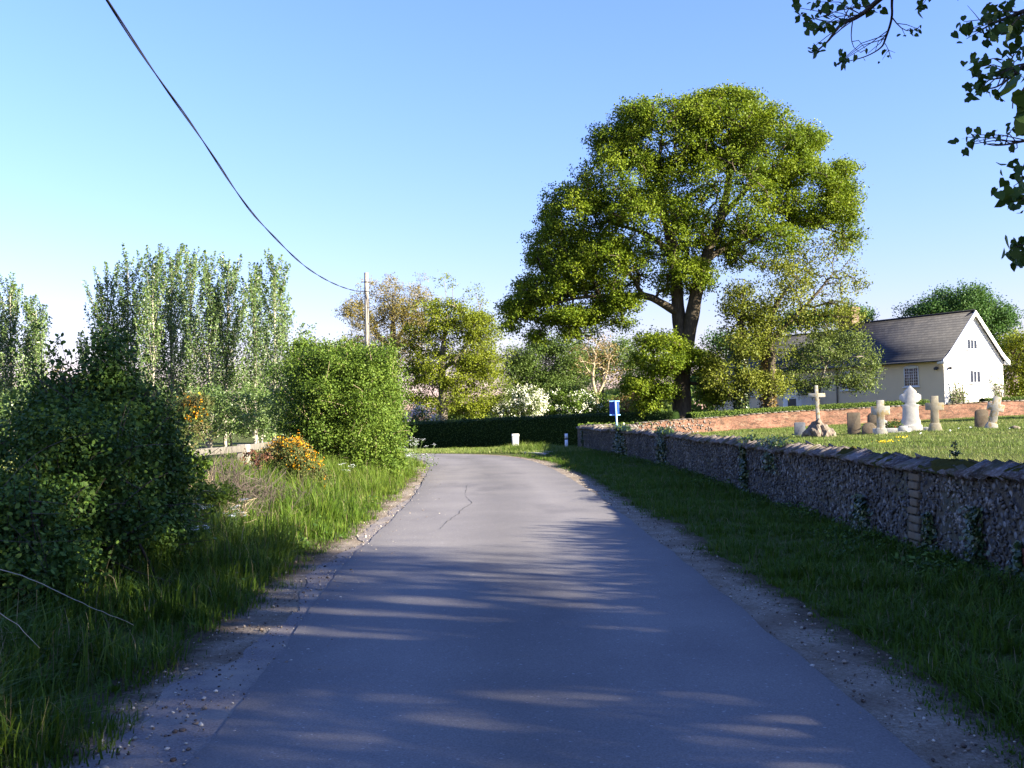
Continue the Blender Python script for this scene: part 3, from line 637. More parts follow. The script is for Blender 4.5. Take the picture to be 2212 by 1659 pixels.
def tree(name, label, cat, seed, base, trunks, C, K, nleaf, rc, size, lm, bm, r_tip=0.02, group=None, tmpl='rhomb', sides=5, droop=.15, flat=.7, tsides=10, normal=None, step=.8, ivy=None, leaf_name='crown', vspread=.5, up_pen=.5, sub=None, shell=None, rscale=None):
    if shell is None: shell = rc > .7
    rng = np.random.default_rng(seed); root = thing(name, label, cat, base, group)
    PA, R, paths = grow(rng, trunks, C, r_tip, step, droop, up_pen=up_pen)
    mb = MB()
    for pts, rd in trunks:
        q = smooth_line(np.column_stack([pts, rd]), .5, 2); wv = 1 + .05 * np.sin(np.arange(len(q)) * 1.7)
        mb.tube(q[:, :3], q[:, 3] * wv, tsides)
    for p in paths:
        rr = R[p].copy(); rr[0] = min(rr[0], rr[1] * 1.25); mb.tube(PA[p], rr, sides if rr[1] > .02 else 3, cap=False)
    mb.build('trunk', bm, root, smooth=True)
    rv = rng.uniform(.5, 1.2, len(C)) if shell else rng.uniform(.8, 1.2, len(C))
    if rscale is not None: rv = rv * rscale
    cnt = np.maximum(1, (nleaf * K * (rv if rscale is None else np.maximum(rv, .75)) ** 1.8 * rng.uniform(.8, 1.4, len(C))).astype(int)); ci = np.repeat(np.arange(len(C)), cnt)
    ns_, sr_ = sub if sub else (7, rc * .2)
    cs_ = np.maximum(1, cnt // ns_); si = np.repeat(np.arange(len(C)), cs_); so = ball(rng, len(si), rc * rv[si], flat, shell)
    kk = np.maximum(1, rng.poisson(ns_, len(si))); ci = np.repeat(si, kk); off = np.repeat(so, kk, 0) + rng.normal(size=(len(ci), 3)) * sr_; X = C[ci] + off
    cv = rng.uniform(0, 1, len(C)); var = np.clip((1 - vspread) * cv[ci] + vspread * rng.uniform(0, 1, len(ci)), 0, 1)
    nn = unit(off) * .5 + np.array([0, 0, .45]) if normal is None else normal
    leaves(leaf_name, rng, X, size, lm, root, tmpl, var, nn, .75)
    return root
def mtr(px, d): return px * d / 2250

# --- the big oak
r = np.random.default_rng(101)
D = 68.0; ob = at(1474, 905, D); ob[2] = gz(ob[0], D) - .1
oak_lobes = [(1560, 285, 118, 88, 5.5, 46), (1320, 315, 62, 50, 3.5, 16), (1375, 262, 62, 46, 3.5, 15), (1735, 320, 52, 55, 3, 13), (1805, 385, 42, 50, 2.6, 11), (1260, 560, 70, 60, 4, 16), (1440, 305, 125, 92, 6.0, 44), (1665, 330, 100, 95, 5.5, 40), (1335, 395, 105, 95, 5.5, 40), (1560, 430, 165, 120, 7.0, 62),
             (1745, 425, 85, 90, 4.5, 36), (1235, 470, 85, 80, 4.5, 34), (1400, 505, 140, 95, 6.5, 50), (1185, 545, 55, 65, 3.5, 18), (1640, 535, 105, 60, 5.5, 26, 0, .8), (1290, 590, 125, 65, 5.5, 38),
             (1175, 630, 82, 46, 3.8, 24), (1820, 450, 38, 75, 2.6, 16), (1835, 520, 35, 40, 2.2, 6, 0, .6), (1470, 600, 80, 55, 4.5, 20), (1120, 668, 46, 34, 2.5, 12), (1105, 705, 24, 26, 1.6, 4, 0, .7), (1160, 728, 40, 22, 1.8, 5, 0, .6), (1250, 725, 50, 20, 2, 5, 0, .6), (1340, 700, 40, 24, 2, 5, 0, .6), (1235, 690, 95, 34, 3.5, 20), (1330, 660, 70, 34, 3.5, 14),
             (1420, 770, 72, 68, 3.0, 22, -1.5), (1490, 770, 40, 30, 1.8, 5, -1.4), (1372, 835, 42, 30, 2.2, 8, -1.5), (1520, 800, 40, 52, 2.0, 6, -.6, .7), (1425, 845, 50, 30, 2.0, 7, -1.2, .9), (1540, 860, 45, 36, 2.0, 7, .6), (1400, 880, 40, 18, 1.8, 4, -.8), (1560, 226, 85, 34, 3.5, 14), (1645, 255, 45, 40, 3, 8), (1490, 245, 60, 36, 3, 10)]
oak_lobes = [(*L[:5], int(L[5] * 3.6), *L[6:]) for L in oak_lobes]; C, K = clumps_from(r, oak_lobes, D, .60, .5)
def PT(px, py, dd=0.0): return at(px, py, D + dd)
trunks = [([ob, PT(1472, 860), PT(1473, 800), PT(1478, 745)], [.78, .60, .56, .58]),
          ([PT(1475, 760), PT(1466, 690, .2), PT(1462, 620, .3), PT(1458, 560, .2), PT(1438, 480, .5), PT(1420, 380, .6), PT(1430, 290, .5)], [.52, .44, .40, .34, .26, .16, .06]),
          ([PT(1480, 755), PT(1494, 690, -.3), PT(1506, 620, -.5), PT(1530, 540, -.4), PT(1565, 450, -.2), PT(1580, 350, 0), PT(1568, 250, .2)], [.50, .46, .43, .34, .27, .18, .06]),
          ([PT(1464, 675, .1), PT(1430, 655, -.2), PT(1395, 636, -.5), PT(1330, 640, -1), PT(1255, 640, -1.2), PT(1180, 660, -1.2)], [.30, .26, .22, .16, .11, .05]),
          ([PT(1458, 565, .2), PT(1435, 530, .2), PT(1390, 500, .4), PT(1310, 480, .6)], [.26, .2, .15, .06]),
          ([PT(1520, 565, -.4), PT(1570, 530, -.2), PT(1640, 500, 0), PT(1720, 475, .2), PT(1790, 460, .2)], [.24, .2, .17, .12, .05]),
          ([PT(1560, 470, -.2), PT(1600, 420, 0), PT(1660, 370, 0)], [.2, .15, .06])]
tree('oak_tree', 'huge broad-crowned oak with forked trunk behind the brick wall', 'tree', 102, ob, trunks, C, K, 165, .8, .145, M['oak_leaf'], M['oak_bark'], .024, tmpl='rhomb', tsides=12, flat=.72, sub=(11, .15))

# --- the two ivy-grown maples right of the oak
r = np.random.default_rng(111); D = 66.5
b1 = at(1602, 900, D); b1[2] = gz(b1[0], D) - .1
C, K = clumps_from(r, [(1600, 655, 62, 58, 3, 22), (1590, 745, 62, 60, 3, 22), (1590, 830, 60, 50, 2.4, 22), (1545, 800, 38, 60, 2, 12), (1640, 715, 40, 50, 2.4, 12)], D, .6, .5)
tree('maple_tree', 'yellow-green maple with dark ivied trunk just right of the oak', 'tree', 112, b1, [([b1, at(1600, 840, D), at(1606, 770, D), at(1600, 700, D), at(1606, 640, D)], [.34, .30, .26, .18, .06])], C, K, 210, .95, .14, M['oak_leaf_sparse'], M['oak_bark'], .022, 'maples by the brick wall')
b2 = at(1660, 900, D + .3); b2[2] = gz(b2[0], D) - .1
C, K = clumps_from(r, [(1705, 600, 75, 52, 3.4, 24, 0, .95), (1690, 660, 75, 40, 3, 18, 0, .9), (1790, 580, 72, 48, 3.2, 26, 0, .28), (1815, 620, 60, 42, 3, 22, 0, .22), (1770, 535, 80, 40, 3.2, 24, 0, .3), (1845, 600, 34, 50, 2, 10, 0, .25), (1800, 670, 70, 34, 2.2, 26, 0, .3), (1760, 700, 60, 30, 2, 18, 0, .35), (1840, 690, 40, 30, 2, 12, 0, .3), (1665, 745, 45, 55, 2.2, 14, 0, .7), (1675, 825, 40, 40, 1.8, 12, 0, .8)], D, .6, .5)
tree('maple_tree', 'thin-crowned maple with bare twigs to its right, in front of the cottage chimney', 'tree', 113, b2, [([b2, at(1660, 845, D), at(1668, 770, D), at(1655, 700, D), at(1680, 650, D), at(1720, 600, D)], [.36, .32, .28, .22, .14, .05]), ([at(1668, 735, D), at(1710, 690, D), at(1760, 640, D), at(1800, 590, D)], [.2, .13, .09, .04])], C, K, 190, .95, .14, M['oak_leaf_sparse'], M['oak_bark'], .02, 'maples by the brick wall')
for bb, rad_, h_, lab, sd in ((b1, .42, 5.2, 'ivy on the trunk of the maple next to the oak', 114), (b2, .44, 6.0, 'ivy on the trunk of the maple nearer the cottage', 115)):
    rr = np.random.default_rng(sd); n = 2600; zz = rr.uniform(0, 1, n) ** .9 * h_; th = rr.uniform(0, 2 * PI, n); rd = rad_ * (1.05 - .4 * zz / h_) + np.abs(rr.normal(0, .10, n))
    X = np.column_stack([bb[0] + rd * np.cos(th) + .05 * zz * (0), bb[1] + rd * np.sin(th), bb[2] + .1 + zz])
    nn = np.column_stack([np.cos(th), np.sin(th), np.full(n, .2)])
    tag(leaves('ivy', rr, X, .15, M['brown_leaf'] if sd == 115 else M['ivy_leaf'], tmpl='oval', normal=nn, spread=.5, origin=bb), lab, 'ivy')

# --- small orchard-like tree hanging in front of the cottage wall
r = np.random.default_rng(121); D = 68.6
b3 = at(1765, 890, D); b3[2] = gz(b3[0], D) - .05
C, K = clumps_from(r, [(1770, 760, 85, 50, 2.2, 34), (1840, 775, 65, 48, 2.0, 28), (1725, 790, 50, 45, 1.8, 18), (1860, 830, 45, 34, 1.5, 14), (1800, 825, 60, 30, 1.8, 16), (1885, 800, 28, 30, 1.2, 8), (1740, 840, 40, 22, 1.4, 7), (1790, 725, 55, 26, 1.6, 12), (1700, 820, 40, 34, 1.6, 12), (1840, 735, 40, 26, 1.4, 10)], D, .6, .5)
tree('garden_tree', 'low spreading tree screening the cottage front wall', 'tree', 122, b3, [([b3, at(1767, 850, D), at(1780, 800, D), at(1795, 760, D)], [.13, .11, .08, .03])], C, K, 125, .75, .125, M['orchard_leaf'], M['grey_bark'], .012, tmpl='rhomb')

# --- trees beyond the hedge, left to right
r = np.random.default_rng(131); D = 97.0; b = at(840, 905, D); b[2] = -.2
C, K = clumps_from(r, [(845, 650, 70, 45, 3, 44, 0, 1), (790, 700, 50, 45, 2.6, 30), (895, 665, 45, 45, 2.6, 28), (850, 710, 75, 50, 3, 40), (760, 670, 26, 16, 1.5, 8), (790, 755, 50, 30, 2, 22), (870, 760, 60, 40, 2.4, 26), (905, 720, 30, 45, 2, 14)], D, .3)
tree('budding_tree', 'thin tree of bronze spring leaves right behind the wooden pole', 'tree', 132, b, [([b, at(845, 800, D), at(848, 740, D), at(850, 690, D), at(848, 640, D)], [.5, .42, .34, .2, .05]), ([at(846, 760, D), at(815, 720, D), at(785, 690, D)], [.26, .18, .06]), ([at(848, 745, D), at(875, 710, D), at(900, 675, D)], [.24, .17, .06])], np.concatenate([C, C + r.normal(0, .7, C.shape)]), np.concatenate([K, K]), 90, .8, .13, M['olive_leaf'], M['grey_bark'], .024, step=1.0)
r = np.random.default_rng(141); D = 90.0; b = at(958, 915, D); b[2] = -.3
C, K = clumps_from(r, [(965, 685, 68, 48, 3, 34), (1030, 700, 48, 40, 2.6, 22), (925, 745, 58, 50, 3, 28), (1010, 755, 75, 52, 3.2, 36), (960, 810, 95, 52, 3.4, 40), (1050, 800, 45, 60, 2.6, 24), (900, 810, 40, 60, 2.2, 18), (970, 870, 90, 36, 2.8, 26), (1045, 870, 40, 30, 2, 10), (1045, 690, 30, 28, 2, 8, 0, .5)], D, .6, .5)
tree('field_maple', 'dense yellow-green tree above the left end of the dark hedge', 'tree', 142, b, [([b, at(957, 850, D), at(953, 790, D), at(960, 730, D), at(965, 670, D)], [.42, .36, .3, .2, .06]), ([at(955, 800, D), at(1000, 760, D), at(1030, 710, D)], [.2, .14, .05])], np.concatenate([C, C + r.normal(0, .9, C.shape)]), np.concatenate([K, K]), 150, .85, .15, M['yellow_green'], M['grey_bark'], .024)
r = np.random.default_rng(145); D = 104.0; b = at(1180, 905, D); b[2] = -.3
C, K = clumps_from(r, [(1170, 785, 55, 50, 3, 30), (1130, 820, 45, 55, 2.6, 22), (1220, 810, 60, 50, 2.8, 28), (1180, 850, 90, 45, 3, 34), (1185, 755, 40, 26, 1.6, 14), (1110, 790, 40, 40, 2, 16), (1235, 775, 40, 40, 2, 16)], D, .6, .5)
tree('willow_tree', 'rounded green tree behind the white blossom, seen under the oak', 'tree', 146, b, [([b, at(1180, 840, D), at(1178, 780, D)], [.3, .24, .08])], C, K, 330, 1.4, .17, M['mid_green'], M['grey_bark'], .02)
r = np.random.default_rng(147); D = 94.0; b = at(1296, 900, D); b[2] = -.1
C, K = clumps_from(r, [(1290, 745, 45, 32, 2, 46, 0, .5), (1265, 785, 32, 34, 1.6, 26, 0, .4), (1318, 785, 32, 42, 1.6, 26, 0, .5), (1292, 800, 30, 30, 1.4, 20, 0, .3)], D, .2)
tree('bare_tree', 'half-bare tan tree with twisted pale branches left of the oak trunk', 'tree', 148, b, [([b, at(1290, 860, D), at(1278, 820, D), at(1285, 780, D), at(1290, 745, D)], [.22, .19, .14, .09, .04]), ([at(1290, 855, D), at(1308, 820, D), at(1316, 780, D)], [.15, .1, .04])], C, K, 60, .8, .12, M['brown_leaf'], M['tan_bark'], .022, droop=.3)

def shrub(name, label, cat, seed, px, d, lobes, nleaf, rc, size, mat, bm=None, group=None, ground=None, tmpl='rhomb', r_tip=.008, stems=4, flat=.85, rmin=.55, leaf_name='foliage', step=.5, normal=None):
    r_ = np.random.default_rng(seed); b_ = at(px, 900, d); b_[2] = (gz(b_[0], d) if ground is None else ground) - .03
    C, K = clumps_from(r_, lobes, d, rmin); top = C[:, 2].max()
    tr = []
    for k in range(stems):
        a = 2 * PI * k / stems + r_.uniform(0, 1); h = (top - b_[2]) * r_.uniform(.4, .75); e = C[r_.integers(len(C))]
        q0 = b_ + np.array([math.cos(a), math.sin(a), 0]) * .08; q2 = np.array([b_[0] + (e[0] - b_[0]) * .5, b_[1] + (e[1] - b_[1]) * .5, b_[2] + h]); q1 = (q0 + q2) / 2 + np.array([0, 0, .08 * h])
        tr.append(([q0, q1, q2], [max(.025, r_tip * 5), max(.02, r_tip * 4), r_tip * 1.5]))
    return tree(name, label, cat, seed + 1, b_, tr, C, K, nleaf, rc, size, mat, bm or M['grey_bark'], r_tip, group, tmpl, 4, .15, flat, 6, leaf_name=leaf_name, step=step, normal=normal)
# behind and beside the cottage
def crown_tree(name, label, seed, px, d, lobes, mat, size=.2, nleaf=210, rc=1.3, th=.5, group=None, rt=.04):
    r_ = np.random.default_rng(seed); b_ = at(px, 880, d); b_[2] = gz(b_[0], d) - .1
    C, K = clumps_from(r_, lobes, d, .6, rc * .7); top = at(px, min(l[1] for l in lobes), d)
    return tree(name, label, 'tree', seed + 1, b_, [([b_, b_ * .6 + top * .4, b_ * .2 + top * .8], [th, th * .7, th * .2])], C, K, nleaf, rc, size, mat, M['oak_bark'], rt, group)
def blooming(label, seed, px, d, lobes, nleaf, size, leafm, bloomm, nb, bsize, name='hawthorn'):
    r_ = np.random.default_rng(seed + 50); root = shrub(name, label, 'shrub', seed, px, d, lobes, nleaf, .55, size, leafm)
    C, K = clumps_from(r_, lobes, d, .8); ci = r_.integers(0, len(C), nb); X = C[ci] + r_.normal(size=(nb, 3)) * .28 - np.array([0, .25, -.1]); X = np.repeat(X, 8, 0) + r_.normal(size=(nb * 8, 3)) * .10
    leaves('blossom', r_, X, bsize, bloomm, root, 'rhomb', normal=np.array([.3, -.5, .6]), spread=.7)
blooming('hawthorn white with blossom over the dark hedge', 151, 1128, 90, [(1130, 872, 44, 26, 1.8, 34), (1100, 885, 28, 22, 1.4, 16), (1150, 880, 28, 28, 1.4, 16), (1135, 848, 12, 10, .8, 4), (1165, 855, 10, 10, .6, 3)], 70, .15, M['orchard_leaf'], M['blossom'], 420, .12)
blooming('greenish may bush flecked with flowers between the white hawthorn and blue sign', 153, 1235, 92, [(1215, 878, 40, 26, 1.8, 26), (1265, 872, 45, 28, 1.8, 28), (1240, 890, 70, 20, 1.8, 24)], 110, .15, M['bush_leaf'], M['blossom'], 120, .12)
blooming('small pinkish-white flowering bush at the left end of the hedge', 157, 912, 76, [(915, 905, 24, 20, 1, 14), (890, 900, 18, 18, .8, 8)], 60, .13, M['orchard_leaf'], M['pink_blossom'], 130, .11, 'pink_thorn')
shrub('beech_shrub', 'coppery brown shrub behind the blue sign', 'shrub', 159, 1385, 92, [(1385, 868, 40, 28, 1.6, 22), (1350, 880, 34, 24, 1.4, 14)], 90, .6, .14, M['brown_leaf'])
shrub('thorn_shrub', 'tawny twiggy shrub above the hedge beside the yellow-green tree', 'shrub', 161, 1080, 93, [(1078, 850, 30, 40, 1.5, 20), (1055, 880, 30, 24, 1.5, 12)], 70, .6, .14, M['orchard_leaf'])
crown_tree('far_tree', 'dark green tree behind the bare tan one', 187, 1300, 118, [(1265, 785, 70, 60, 4, 34), (1340, 785, 70, 64, 4, 34), (1420, 830, 60, 55, 4, 22), (1210, 830, 50, 40, 3, 14)], M['mid_green'], .2, 230, 1.5)
shrub('thorn_shrub', 'green scrub between the bare tree and the oak trunk', 'shrub', 163, 1330, 100, [(1340, 850, 55, 50, 2, 26), (1420, 870, 50, 35, 2, 20), (1250, 860, 50, 40, 2, 20)], 130, .9, .16, M['mid_green'])
shrub('thorn_shrub', 'dull green scrub low behind the left end of the hedge', 'shrub', 165, 960, 100, [(900, 880, 50, 30, 2, 20), (980, 885, 60, 26, 2, 20), (1060, 885, 50, 26, 2, 16)], 130, .9, .16, M['mid_green'])
crown_tree('sycamore', 'large dark domed tree rising behind the cottage gable', 171, 2075, 104, [(2075, 655, 90, 48, 5, 46), (2000, 675, 50, 30, 4, 20), (2145, 690, 48, 50, 4, 26), (2080, 700, 120, 50, 5, 40), (2160, 760, 45, 60, 4, 24)], M['dark_leaf'], .2, 260, 1.5)
crown_tree('sycamore', 'dark tree top behind the cottage roof left of the chimney', 173, 1760, 108, [(1755, 690, 65, 30, 4, 22), (1830, 680, 50, 28, 4, 18), (1690, 705, 40, 30, 3, 12), (1860, 685, 28, 18, 2, 6)], M['dark_leaf'], .2, 230, 1.4)
crown_tree('holm_oak', 'bronze-green dense tree right of the white gable at the frame edge', 175, 2230, 80, [(2220, 760, 75, 70, 3, 50), (2200, 830, 60, 55, 3, 40), (2270, 800, 60, 90, 3, 24)], M['yellow_green'], .15, 190, .9)
crown_tree('far_tree', 'dark green tree filling the gap behind the maples', 177, 1560, 96, [(1570, 760, 70, 60, 4, 26), (1530, 820, 50, 60, 3, 20), (1640, 780, 60, 60, 4, 22)], M['dark_leaf'], .19, 200, 1.3)

# --- poplars on the left
def poplar(seed, px, top_py, d, label, wpx=46, nb=34, nl=150, size=.115):
    rng = np.random.default_rng(seed); b_ = at(px + rng.uniform(-4, 4), 930, d); b_[2] = gz(b_[0], d) - .05; t_ = at(px, top_py, d); H = t_[2] - b_[2]; Wm = wpx * d / 2250
    root = thing('poplar_tree', label, 'tree', b_, 'poplars in the field on the left')
    ax = lambda f: b_ + (t_ - b_) * f + np.array([.06 * math.sin(5 * f + seed), .05 * math.cos(4 * f + seed), 0]) * (1 - f) * 1.2
    mb = MB(); fs = np.linspace(0, .97, 12); mb.tube([ax(f) for f in fs], .095 * (1 - fs) ** .8 + .012, 7)
    X, A, Vv = [], [], []
    for k in range(nb):
        f = .06 + .90 * ((k + rng.uniform(0, 1)) / nb) ** .9; az = rng.uniform(0, 2 * PI); p0 = ax(f)
        L = H * (.085 + .34 * (1 - f) ** .75) * rng.uniform(.65, 1.3); ang = math.radians(rng.uniform(12, 30)) if f > .22 else math.radians(rng.uniform(25, 65))
        if f < .22: L *= .6
        reach = L * math.sin(ang); sc = min(1, Wm * 1.35 / (reach + 1e-6))
        dh = np.array([math.cos(az), math.sin(az), 0])
        tt = np.linspace(0, 1, 6)[:, None]; q = p0 + dh * reach * sc * (tt ** .7) + np.array([0, 0, L * math.cos(ang)]) * tt ** 1.15
        mb.tube(q, np.linspace(.026, .005, 6) * (1.2 - .6 * f), 3, cap=False)
        n_ = int(nl * L / (H * .2)); s = rng.uniform(.10, 1.04, n_)
        qq = np.stack([np.interp(s, tt[:, 0], q[:, i]) for i in range(3)], 1) + rng.normal(size=(n_, 3)) * (.04 + .19 * (1 - np.clip(s, 0, 1)) ** .6)[:, None] * min(1.0, .45 + 1.0 * (1 - f))
        X.append(qq); Vv.append(np.clip(rng.beta(1.2, 1.9, n_) + rng.normal(0, .10), 0, 1))
    mb.build('trunk', M['pale_bark'], root, smooth=True)
    X = np.concatenate(X); leaves('crown', rng, X, size, M['poplar_leaf'], root, 'rhomb', np.concatenate(Vv), np.array([.35, -.25, .3]), .9)
for k, (px, py, d, wpx, lab) in enumerate([
    (22, 618, 56, 42, 'tall poplar at the extreme left edge of the photo'),
    (78, 662, 55, 40, 'shorter poplar beside the leftmost one, left of the sky gap'),
    (-35, 640, 57, 45, 'poplar half cut off by the left edge of the photo'),
    (186, 735, 60, 26, 'smallest poplar, standing in the gap left of the main clump'),
    (232, 596, 55, 44, 'leftmost poplar of the main clump'),
    (276, 566, 57, 42, 'second poplar from the left of the main clump'),
    (328, 560, 54, 42, 'third poplar from the left of the main clump'),
    (371, 553, 56, 40, 'tallest poplar in the middle of the main clump'),
    (410, 556, 58, 40, 'poplar just right of the tallest one'),
    (452, 580, 54, 38, 'poplar midway between the tallest and the bare white trunk'),
    (492, 563, 55, 38, 'poplar with the long bare white trunk'),
    (552, 585, 57, 40, 'poplar left of the one at the right end of the clump'),
    (592, 572, 53, 50, 'bushy poplar at the right end of the clump')]):
    poplar(200 + k * 3, px, py, d, lab, wpx, 60 if wpx > 30 else 26, 130)
for k, (px, d, top, lab) in enumerate([(250, 50, 845, 'leafy poplar sucker under the left of the clump'), (340, 50, 850, 'leafy poplar sucker behind the dark gorse'), (455, 51, 840, 'leafy poplar sucker left of the white trunk'), (560, 50, 830, 'leafy poplar sucker above the rail fence'), (60, 50, 830, 'leafy poplar sucker at the left edge'), (640, 47, 800, 'leafy poplar sucker touching the rounded bush')]):
    shrub('poplar_sucker', lab, 'shrub', 260 + 2 * k, px, d, [(px, (top + 945) / 2, 62, (945 - top) / 2, 1.5, 34)], 95, .5, .13, M['poplar_leaf'], M['pale_bark'], 'young growth under the poplars')
for k, (px, d, top, lab) in enumerate([(-20, 68, 812, 'field thicket at the left edge behind the poplars'), (110, 70, 830, 'field thicket in the gap between the two poplar clumps'), (250, 67, 812, 'field thicket behind the left of the main poplar clump'), (380, 69, 804, 'field thicket behind the middle of the main poplar clump'), (500, 67, 800, 'field thicket behind the white-trunked poplar'), (610, 66, 787, 'field thicket behind the right end of the poplar clump')]):
    shrub('field_thicket', lab, 'shrub', 290 + 2 * k, px, d, [(px, (top + 950) / 2, 85, (950 - top) / 2, 1.5, 46)], 260, .9, .14, M['bush_leaf'] if k % 2 else M['mid_green'], None, 'thicket behind the poplars')
shrub('sallow', 'pale green willow scrub rising behind the rounded bush', 'shrub', 281, 700, 46, [(690, 800, 75, 60, 1.6, 50), (640, 830, 50, 80, 1.4, 36), (745, 790, 60, 45, 1.4, 30), (660, 745, 30, 28, 1, 10)], 85, .5, .11, M['bush_leaf'])
crown_tree('far_tree', 'bare-topped thorn far off in the gap left of the poplars', 283, 130, 95, [(128, 800, 40, 24, 2, 22, 0, .25)], M['olive_leaf'], .16, 40, .6, .14, rt=.015)
crown_tree('far_tree', 'grey-green tree seen low between the willow scrub and the pole', 285, 650, 70, [(655, 780, 50, 50, 2, 26), (720, 775, 50, 40, 2, 22)], M['mid_green'], .2, 85, .9, .2, rt=.02)

# --- rounded roadside bush
rb_lobes = [(745, 840, 112, 92, 1.7, 120), (700, 905, 90, 95, 1.5, 90), (800, 905, 66, 118, 1.6, 105), (660, 900, 48, 80, 1.2, 36), (815, 800, 48, 46, 1.2, 36)]
rbush = shrub('roadside_bush', 'big rounded bright green bush at the left edge of the lane', 'bush', 301, 745, 28.5, [(745, 840, 112, 92, 1.7, 120), (700, 905, 90, 95, 1.5, 90), (800, 905, 66, 118, 1.6, 105), (765, 960, 95, 68, 1.5, 80), (660, 900, 48, 80, 1.2, 36), (815, 800, 48, 46, 1.2, 36), (830, 985, 36, 46, 1.0, 26), (800, 1010, 50, 30, 1.0, 26), (720, 1000, 60, 34, 1.0, 26), (690, 800, 60, 45, 1.2, 36)], 150, .40, .062, M['bush_leaf'], M['tan_bark'], r_tip=.006, tmpl='rhomb', stems=7, rmin=.6)
# second length of the same hedge line further down the lane
shrub('roadside_bush', 'bush behind the rounded one, following the bend of the lane', 'bush', 303, 800, 34, [(800, 860, 62, 80, 2.2, 70), (835, 930, 35, 50, 1.6, 36), (770, 830, 60, 60, 1.8, 50)], 110, .42, .09, M['bush_leaf'], M['tan_bark'], r_tip=.007, stems=5)

# --- gorse
def gorse(label, seed, px, d, lobes, bloom):
    r_ = np.random.default_rng(seed); root = shrub('gorse_bush', label, 'bush', seed, px, d, lobes, 110, .18, .05, M['gorse_spine'], M['dark_twig'], tmpl='slim', r_tip=.004, stems=7, leaf_name='needles', step=.25)
    C, K = clumps_from(r_, bloom, d, .6); ci = np.repeat(np.arange(len(C)), 22); X = C[ci] + r_.normal(size=(len(ci), 3)) * np.array([.045, .045, .085])
    leaves('blossom', r_, X, .034, M['gorse_flower'], root, 'oval', spread=1.0)
gorse('gorse bush blazing with yellow flowers at the foot of the rounded bush', 311, 630, 20.5, [(630, 990, 42, 42, .45, 36), (600, 985, 28, 28, .35, 18), (660, 1020, 38, 30, .4, 26), (690, 1040, 22, 18, .3, 8)], [(625, 970, 36, 24, .4, 34), (648, 985, 28, 30, .4, 22), (592, 972, 22, 14, .3, 14), (670, 1005, 26, 20, .3, 16), (694, 1040, 12, 14, .2, 5)])
gorse('shaded dark gorse with a few orange flowers behind the brambles', 313, 385, 17, [(390, 930, 48, 55, .5, 40), (340, 935, 42, 48, .5, 26), (425, 900, 24, 40, .35, 16), (410, 880, 18, 20, .3, 8)], [(420, 885, 22, 22, .3, 11), (330, 892, 34, 10, .3, 4), (398, 875, 12, 14, .2, 5)])

# --- bramble thicket in the left foreground
r = np.random.default_rng(321); D = 10.0
bl = [(215, 970, 130, 88, 1.3, 150, 0), (60, 1115, 150, 85, 1.4, 130, -1), (265, 1030, 105, 112, 1.0, 125, .5), (170, 1110, 170, 110, 1.0, 150, -.5), (30, 1150, 140, 110, 1.0, 110, -1.5), (305, 1140, 72, 75, .7, 56, .3), (215, 890, 90, 55, .9, 60, .8), (280, 935, 80, 55, .9, 50, .8), (232, 800, 18, 62, .2, 16, .5), (-60, 1140, 120, 95, 1.2, 60, -1), (150, 900, 70, 40, .7, 30, .2), (352, 1075, 42, 52, .6, 26, .8), (60, 1240, 90, 50, .6, 40, -2), (150, 915, 50, 30, .6, 20, 0), (120, 830, 26, 30, .3, 6, .3, .6), (25, 985, 12, 42, .2, 5, -.5, .6), (75, 945, 14, 40, .2, 6, 0, .6), (165, 868, 14, 34, .2, 5, .3, .6), (262, 862, 16, 34, .2, 6, .5, .7), (305, 890, 14, 36, .2, 6, .5, .7), (325, 945, 14, 34, .2, 6, .5, .7), (215, 850, 12, 30, .2, 5, .5, .6), (100, 900, 10, 30, .15, 4, 0, .6)]
C, K = clumps_from(r, bl, D, .6); zg = ground_z(C[:, 0], C[:, 1]); C[:, 2] = np.maximum(C[:, 2], zg + .05)
bb = np.array([-4.6, 9.6, gz(-4.6, 9.6)]); stems = []
for k in range(16):
    e = C[r.integers(len(C))]; q0 = np.array([e[0] + r.normal(0, .3), e[1] + r.normal(0, .3), gz(e[0], e[1]) - .02]); stems.append(([q0, (q0 + e) / 2 + r.normal(0, .1, 3), e * .5 + q0 * .5 + np.array([0, 0, .35])], [.02, .015, .008]))
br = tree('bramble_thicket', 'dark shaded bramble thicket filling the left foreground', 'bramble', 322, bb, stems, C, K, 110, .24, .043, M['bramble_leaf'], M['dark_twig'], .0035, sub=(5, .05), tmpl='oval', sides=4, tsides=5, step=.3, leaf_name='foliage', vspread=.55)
def shoots(parent, seed, C, n, length, mat, leafm, size, nl=7, up=.6):
    """ragged side shoots sticking out of a bush"""
    r_ = np.random.default_rng(seed); mid = C.mean(0); mb = MB(); X = []; sd = np.linalg.norm((C - mid) / C.std(0), axis=1); out_ = np.argsort(sd)[-max(n, len(C) // 2):]
    for k in r_.choice(out_, n, replace=len(out_) < n):
        c = C[k]; d_ = unit(unit((c - mid) / C.std(0)) * .6 + np.array([0, 0, up]) + r_.normal(0, .35, 3)); L = length * r_.uniform(.5, 1.3); e = c + d_ * L; mdl = (c + e) / 2 + r_.normal(0, .06 * L, 3) + np.array([0, 0, .05 * L])
        q = smooth_line(np.array([c, mdl, e]), L / 6, 1); mb.tube(q, np.linspace(.006, .0022, len(q)) * (size / .045) ** .5, 4, cap=False)
        m_ = r_.integers(nl // 2, nl * 2); X.append(q[r_.integers(len(q) // 3, len(q), m_)] + r_.normal(0, size * .5, (m_, 3)))
    mb.build('sprays', mat, parent); X = np.concatenate(X); leaves('leaves', r_, X, size, leafm, parent, 'oval', r_.uniform(.3, 1, len(X)))
